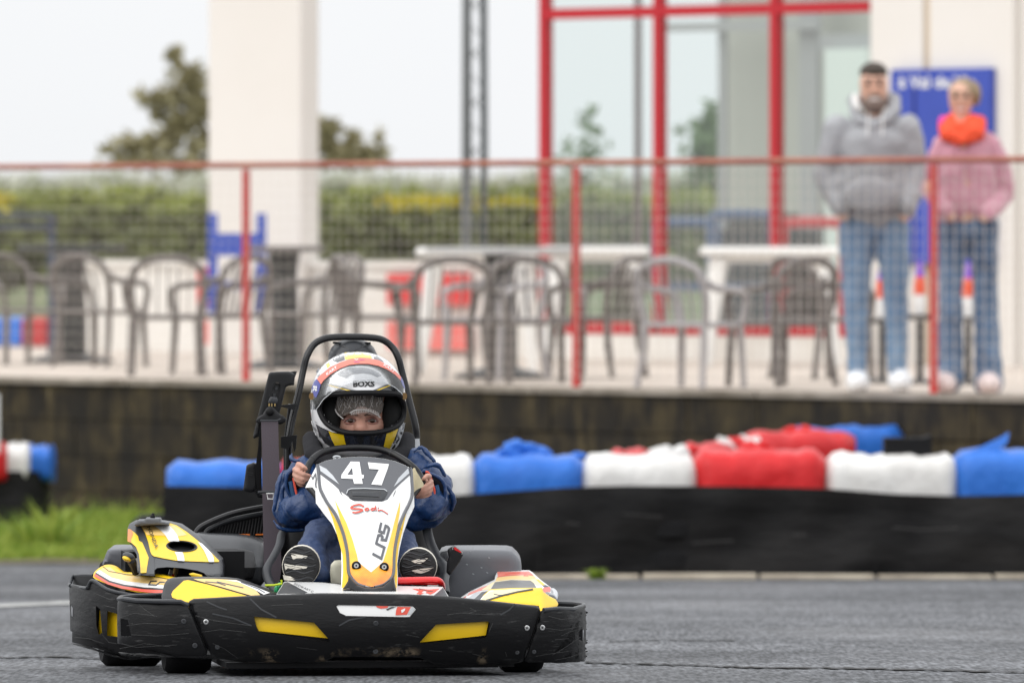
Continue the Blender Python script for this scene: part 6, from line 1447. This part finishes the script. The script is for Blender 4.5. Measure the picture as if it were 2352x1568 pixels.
# forehead
Hd("black_brow", [(600, 1240), (740, 1095), (900, 1130), (1130, 1192), (1380, 1190), (1750, 1030), (1900, 1120), (1985, 1230), (1300, 1230), (560, 1262)], M_hk, .0012, c6)
Hd("white_brow", [(860, 1060), (1200, 985), (1700, 1040), (1380, 1190), (1130, 1192)], M_hw, .0018, c6)
stroke("yellow_pinstripe", [L(c6, [(430, 1040), (740, 1120), (1010, 1195)]), L(c6, [(1470, 1188), (1760, 1075), (1890, 1015)])], 2.6, S_hm, M_hy, hel, .0024)
stroke("dark_pinstripe", [L(c6, [(430, 1015), (800, 1105), (1090, 1188)]), L(c6, [(1400, 1188), (1700, 1060), (1890, 985)])], 2.2, S_hm, M_hg, hel, .0022)
Hd("grey_vent", [(700, 770), (830, 740), (1000, 640), (1200, 610), (1450, 630), (1630, 720), (1655, 850), (1520, 900), (1400, 840), (1230, 815), (1040, 830), (960, 870), (890, 920), (720, 860)], M_hg, .0016, c6)
Hd("crown_yellow", [(850, 400), (1120, 380), (1350, 400), (1420, 515), (1150, 500), (860, 545)], M_hy, .0012, c6)
Hd("crown_dark", [(640, 460), (700, 425), (846, 405), (855, 548), (700, 600), (600, 560), (610, 500)], M_hk, .0012, c6)
Hd("crown_dark", [(1425, 425), (1520, 470), (1640, 570), (1660, 600), (1560, 560), (1450, 530)], M_hk, .0012, c6)
Hd("side_yellow", [(460, 640), (530, 600), (560, 660), (500, 720)], M_hy, .0014, c6)
Hd("side_dark", [(270, 790), (320, 700), (345, 850), (300, 910)], M_hg, .0014, c6)
Hd("side_dark", [(150, 1500), (165, 1300), (220, 1330), (300, 1400), (380, 1370), (300, 1568), (160, 1568)], M_hg, .0014, c6)
# raised clear visor
VS = bpy.data.materials.new("clear_visor"); VS.use_nodes = True; t = VS.node_tree; t.nodes.clear()
a_ = t.nodes.new("ShaderNodeOutputMaterial"); b1 = t.nodes.new("ShaderNodeBsdfTransparent"); b1.inputs[0].default_value = (.95, .955, .96, 1)
b2_ = t.nodes.new("ShaderNodeBsdfGlossy"); b2_.inputs["Roughness"].default_value = .12; fr_ = t.nodes.new("ShaderNodeFresnel"); fr_.inputs[0].default_value = 1.45
ad = t.nodes.new("ShaderNodeMath"); ad.operation = 'ADD'; ad.inputs[1].default_value = .03; t.links.new(fr_.outputs[0], ad.inputs[0])
ms = t.nodes.new("ShaderNodeMixShader"); t.links.new(ad.outputs[0], ms.inputs[0]); t.links.new(b1.outputs[0], ms.inputs[1]); t.links.new(b2_.outputs[0], ms.inputs[2]); t.links.new(ms.outputs[0], a_.inputs[0])
def S_v(x, y): return S_hm(x, y, 4.0)-.006
vis = panel("visor", L(c6, [(290, 930), (360, 860), (540, 720), (700, 620), (900, 550), (1120, 515), (1350, 520), (1560, 570), (1750, 680), (1900, 800), (2000, 900), (2060, 1060), (2080, 1300), (1990, 1200), (1880, 1110), (1740, 1040), (1520, 985), (1250, 980), (1000, 1015), (820, 1080), (600, 1200), (420, 1350), (330, 1480), (270, 1560), (220, 1520), (185, 1400), (190, 1250), (230, 1080)]), S_v, .002, VS, hel, grid=6)
Vd = lambda nm_, pts, mt, lf=.0012: decal(nm_, L(c6, pts), S_v, mt, vis, grid=5, lift=lf)
Vd("red_band", [(285, 935), (360, 850), (560, 690), (760, 595), (960, 530), (1150, 503), (1350, 512), (1560, 560), (1760, 670), (1900, 790), (2003, 890), (1995, 965), (1880, 850), (1720, 745), (1540, 670), (1340, 630), (1150, 628), (950, 650), (760, 720), (560, 845), (430, 960), (365, 1048)], M_rd2)
Vd("blue_band_end", [(275, 935), (362, 1050), (330, 1180), (270, 1325), (225, 1290), (175, 1130), (220, 1010)], mat("band_blue", (.06, .07, .30), .3))
Vd("blue_band_end", [(2005, 890), (2050, 980), (2085, 1110), (2085, 1160), (2030, 1060), (1995, 965)], mat("band_blue", (.06, .07, .30), .3))
stroke("visor_edge", [L(c6, [(270, 1558), (330, 1480), (420, 1350), (600, 1200), (820, 1080), (1000, 1015), (1250, 980), (1520, 985), (1740, 1040), (1880, 1110), (1990, 1200), (2075, 1300)])], 1.5, S_v, M_slv, vis, .0015)
text("lettering", "KART", *c6(580, 775), 5.6, S_v, M_wht, vis, rot=-radians(36), sx=1.5, shear=.2, bold=.02, lift=.003, grid=6)
text("lettering", "KART", *c6(1755, 712), 5.6, S_v, M_wht, vis, rot=radians(34), sx=1.5, shear=.2, bold=.02, lift=.003, grid=6)
text("lettering", "st", *c6(255, 1130), 12, S_v, M_wht, vis, rot=radians(100), bold=.03, lift=.003, grid=6)
stroke("band_mark", [L(c6, [(1050, 525), (1100, 545), (1130, 520)]), L(c6, [(1080, 550), (1125, 535)])], 1.2, S_v, M_wht, vis, .003)
stroke("band_mark", [L(c6, [(1150, 545), (1260, 540)]), L(c6, [(1040, 585), (1160, 590)])], 1.4, S_v, mat("magenta_print", (.45, .12, .35), .4), vis, .003)
text("lettering", "BOXS", *c6(1240, 1045), 12.2, S_hm, M_ink, hel, sx=1.12, flip=1, bold=.045, lift=.0034, grid=6, rot=-radians(1))
stroke("fine_print", [L(c6, [(1050, 985), (1150, 975)]), L(c6, [(1170, 972), (1280, 966)]), L(c6, [(1310, 962), (1415, 960)])], 1.1, S_hm, M_hg, hel, .0034)
for px_, b_x in ((688, 735), (2080, 1470)):
    q = c6(190, 1290) if px_ == 688 else c6(2060, 1290)
    obj("visor_pivot", cyl(P(q[0], q[1], S_v(*q)-.001), .009, .006, (-.7 if px_ == 688 else .7, -.7, 0), 16), mat("bronze_screw", (.25, .15, .06), .35, metal=.8), vis)
# black snood / neck brace
BK = mat("black_fleece", (.010, .010, .013), .9, bump=(40, .5, .006))
blob("neck_brace", [kcap((715, 1010, 1.05), 22, (722, 1045, 1.0), 24), kcap((722, 1045, 1.0), 24, (790, 1075, .95), 24), kcap((790, 1075, .95), 24, (870, 1075, .95), 24), kcap((870, 1075, .95), 24, (930, 1045, 1.0), 24), kcap((930, 1045, 1.0), 24, (935, 1010, 1.05), 20), kcap((820, 1050, 1.06), 60, (825, 1075, 1.06), 60)], BK, drv, .006, 4)
# jacket and trousers
jc = [kcap((706, 1072, 1.02), 32, (940, 1072, 1.02), 30), kcap((700, 1080, 1.0), 36, (668, 1150, .97), 42), kcap((668, 1150, .97), 42, (668, 1172, .95), 43), kcap((668, 1172, .95), 43, (700, 1160, .86), 40), kcap((665, 1110, .97), 34, (700, 1100, .95), 34),
      kcap((958, 1068, 1.0), 38, (1000, 1120, .97), 40), kcap((1000, 1120, .97), 40, (1008, 1150, .95), 38), kcap((1008, 1150, .95), 38, (985, 1155, .87), 38), kcap((985, 1100, .97), 36, (1000, 1140, .97), 40),
      kcap((770, 1120, 1.04), 74, (860, 1120, 1.04), 74), kcap((790, 1200, 1.03), 80, (860, 1200, 1.03), 80), kcap((700, 1190, .98), 30, (760, 1200, .98), 34), kcap((1000, 1170, .96), 34, (935, 1185, .98), 40)]
jk = blob("rain_jacket", jc, JK, drv, .006, 6, disp=(.022, .05))
# cuffs: gathered opening, shade inside painted as a black disc, blue inner sleeve and red knitted edge
def cuff(openp, redp, blu, c, b):
    op = L(c, openp)
    cc = (sum(p[0] for p in op)/len(op), sum(p[1] for p in op)/len(op))
    sf = lambda x, y: KD(x, b)+.03*max(0, 1-(((x-cc[0])**2+(y-cc[1])**2)**.5)/32.)
    pn = panel("cuff_shade_disc", op, sf, .03, mat("cuff_shade", (.006, .007, .014), .8), drv, grid=6, sm=2, rnd=3)
    obj("cuff_edge", tube(catmull([KP(*p, b-.003) for p in op], 4, True), .0042, 8, closed=True), JK, drv)
    obj("inner_sleeve", tube(catmull([KP(*c(*p), b-.008) for p in blu], 4), .008, 8), mat("blue_sleeve", (.010, .06, .16), .6), drv)
    obj("red_knit_edge", tube(catmull([KP(*c(*p), b-.016) for p in redp], 4), .0028, 8), mat("red_knit", (.72, .09, .05), .8), drv)
cuff([(300, 480), (190, 550), (110, 650), (90, 780), (100, 900), (190, 1080), (300, 1180), (425, 1245), (520, 1215), (610, 1170), (665, 1080), (690, 950), (640, 800), (500, 620), (400, 520)],
     [(240, 690), (262, 820), (295, 980), (330, 1110), (370, 1160), (420, 1140), (500, 1060), (570, 975)], [(200, 760), (230, 930), (270, 1080), (330, 1160)], c8, .86)
cuff([(480, 440), (620, 470), (760, 520), (900, 600), (990, 720), (1015, 850), (1010, 980), (970, 1120), (880, 1250), (760, 1340), (600, 1380), (450, 1360), (360, 1250), (350, 1050), (420, 800)],
     [(560, 445), (640, 480), (730, 740), (768, 880), (750, 1010), (690, 1150), (620, 1240), (560, 1285), (495, 1260), (460, 1200), (450, 1130)], [(790, 760), (825, 900), (810, 1050), (750, 1180), (680, 1260)], c9, .86)
# fold seams that catch light on the sleeves
for q in ([(330, 170, .98), (322, 200, .96), (340, 225, .95), (400, 240, .94)], [(250, 320, .95), (215, 420, .93), (190, 560, .92), (165, 700, .92)], [(290, 380, .90), (240, 520, .90), (270, 720, .90), (330, 800, .9)], [(160, 780, .94), (220, 850, .93), (330, 870, .93), (440, 865, .93)]):
    obj("sleeve_fold", tube(catmull([KP(*c4(x, y), b) for x, y, b in q], 4), [.002, .005, .006, .005, .002], 8), JK, jk, smooth=180)
for q in ([(1450, 150, .97), (1520, 110, .97), (1580, 170, .96), (1650, 250, .95)], [(1500, 320, .93), (1600, 275, .92), (1680, 280, .92), (1740, 380, .92)], [(1700, 400, .91), (1780, 500, .91), (1815, 600, .91), (1790, 700, .92)]):
    obj("sleeve_fold", tube(catmull([KP(*c4(x, y), b) for x, y, b in q], 4), [.002, .005, .007, .005, .002], 8), JK, jk, smooth=180)
tj = [kcap((800, 1250, 1.0), 50, (740, 1228, .72), 40), kcap((740, 1228, .72), 40, (715, 1262, .62), 34), kcap((715, 1262, .62), 34, (735, 1325, .50), 27), kcap((765, 1260, .8), 40, (745, 1320, .55), 28),
      kcap((860, 1250, 1.0), 46, (920, 1245, .72), 34), kcap((920, 1245, .72), 34, (930, 1270, .62), 30), kcap((930, 1270, .62), 30, (930, 1325, .50), 26)]
blob("rain_trousers", tj, mat("navy_trousers", (.012, .036, .115), .55, bump=(12, .9, .02), var=(8, .7, (.006, .018, .06))), drv, .006, 4, disp=(.014, .035))
# shoes seen from below: soles towards the camera
SO = mat("black_sole", (.013, .013, .014), .7, bump=(50, .8, .004)); SW_ = mat("offwhite_midsole", (.66, .62, .54), .6)
def shoe(cx_, cy_, rx, ry, tilt, white, b):
    N_ = 28; ol = []
    for i in range(N_):
        A = 2*pi*i/N_; x = rx*cos(A)*(1.0 if sin(A) < 0 else 1.0-.05*sin(A)); y = ry*sin(A)
        ol.append((cx_+x*cos(tilt)-y*sin(tilt), cy_+x*sin(tilt)+y*cos(tilt)))
    sf = lambda x, y: KD(x, b)+.010*(((x-cx_)/rx)**2+((y-cy_)/ry)**2)
    up = panel("shoe", grow(ol, 1.6), lambda x, y: sf(x, y)+.004, .05, SW_, drv, grid=6, rnd=4)
    so = panel("sole", grow(ol, .3), sf, .008, SO, up, grid=5, rnd=3)
    for k, w in enumerate(white): decal("sole_groove", w, sf, SW_, so, grid=5, lift=.0015)
    for k in range(11):
        yy = cy_-ry*.86+k*ry*.165; hw = rx*.86*sqrt(max(0, 1-((yy-cy_)/ry)**2))
        if hw < 8: continue
        obj("tread_rib", tube([P(cx_+x, yy+3*sin(x/7.+k), sf(cx_+x, yy)-.0004) for x in np.arange(-hw, hw, 7)], .0016, 5), M_gry if k % 2 else SO, so)
    return up
shoe(*c1(1935, 590), 42.5, 46, radians(4), [L(c1, [(1850, 490), (1915, 500), (1985, 512), (1975, 530), (1900, 528), (1870, 540)]), L(c1, [(1800, 570), (1850, 580), (1985, 595), (1975, 608), (1880, 618), (1830, 605), (1810, 625)]), L(c1, [(1790, 660), (1850, 672), (1900, 700), (1860, 705), (1800, 700)])], .40)
shoe(*c2(772, 598), 42.5, 42.5, radians(-3), [L(c2, [(718, 550), (780, 535), (850, 528), (830, 548), (790, 572), (750, 568)]), L(c2, [(722, 625), (790, 612), (895, 602), (850, 630), (790, 652), (750, 645)])], .40)
# cream cloth over the right grip
o = panel("grip_cloth", L(c9, [(300, 345), (325, 365), (350, 430), (430, 560), (500, 680), (520, 730), (515, 775), (480, 800), (410, 825), (350, 860), (310, 900), (288, 925), (270, 860), (245, 600), (228, 460), (240, 405)]), lambda x, y: KD(x, .735)-.012*sin((x-945)/9.), .002, mat("cream_cloth", (.66, .58, .38), .8, bump=(30, .5, .004)), None, grid=5, smooth=60)
q = o.data.vertices[0].co
tag(o, "cream cloth flap wedged between the fairing and the driver's right-side grip", "cloth")
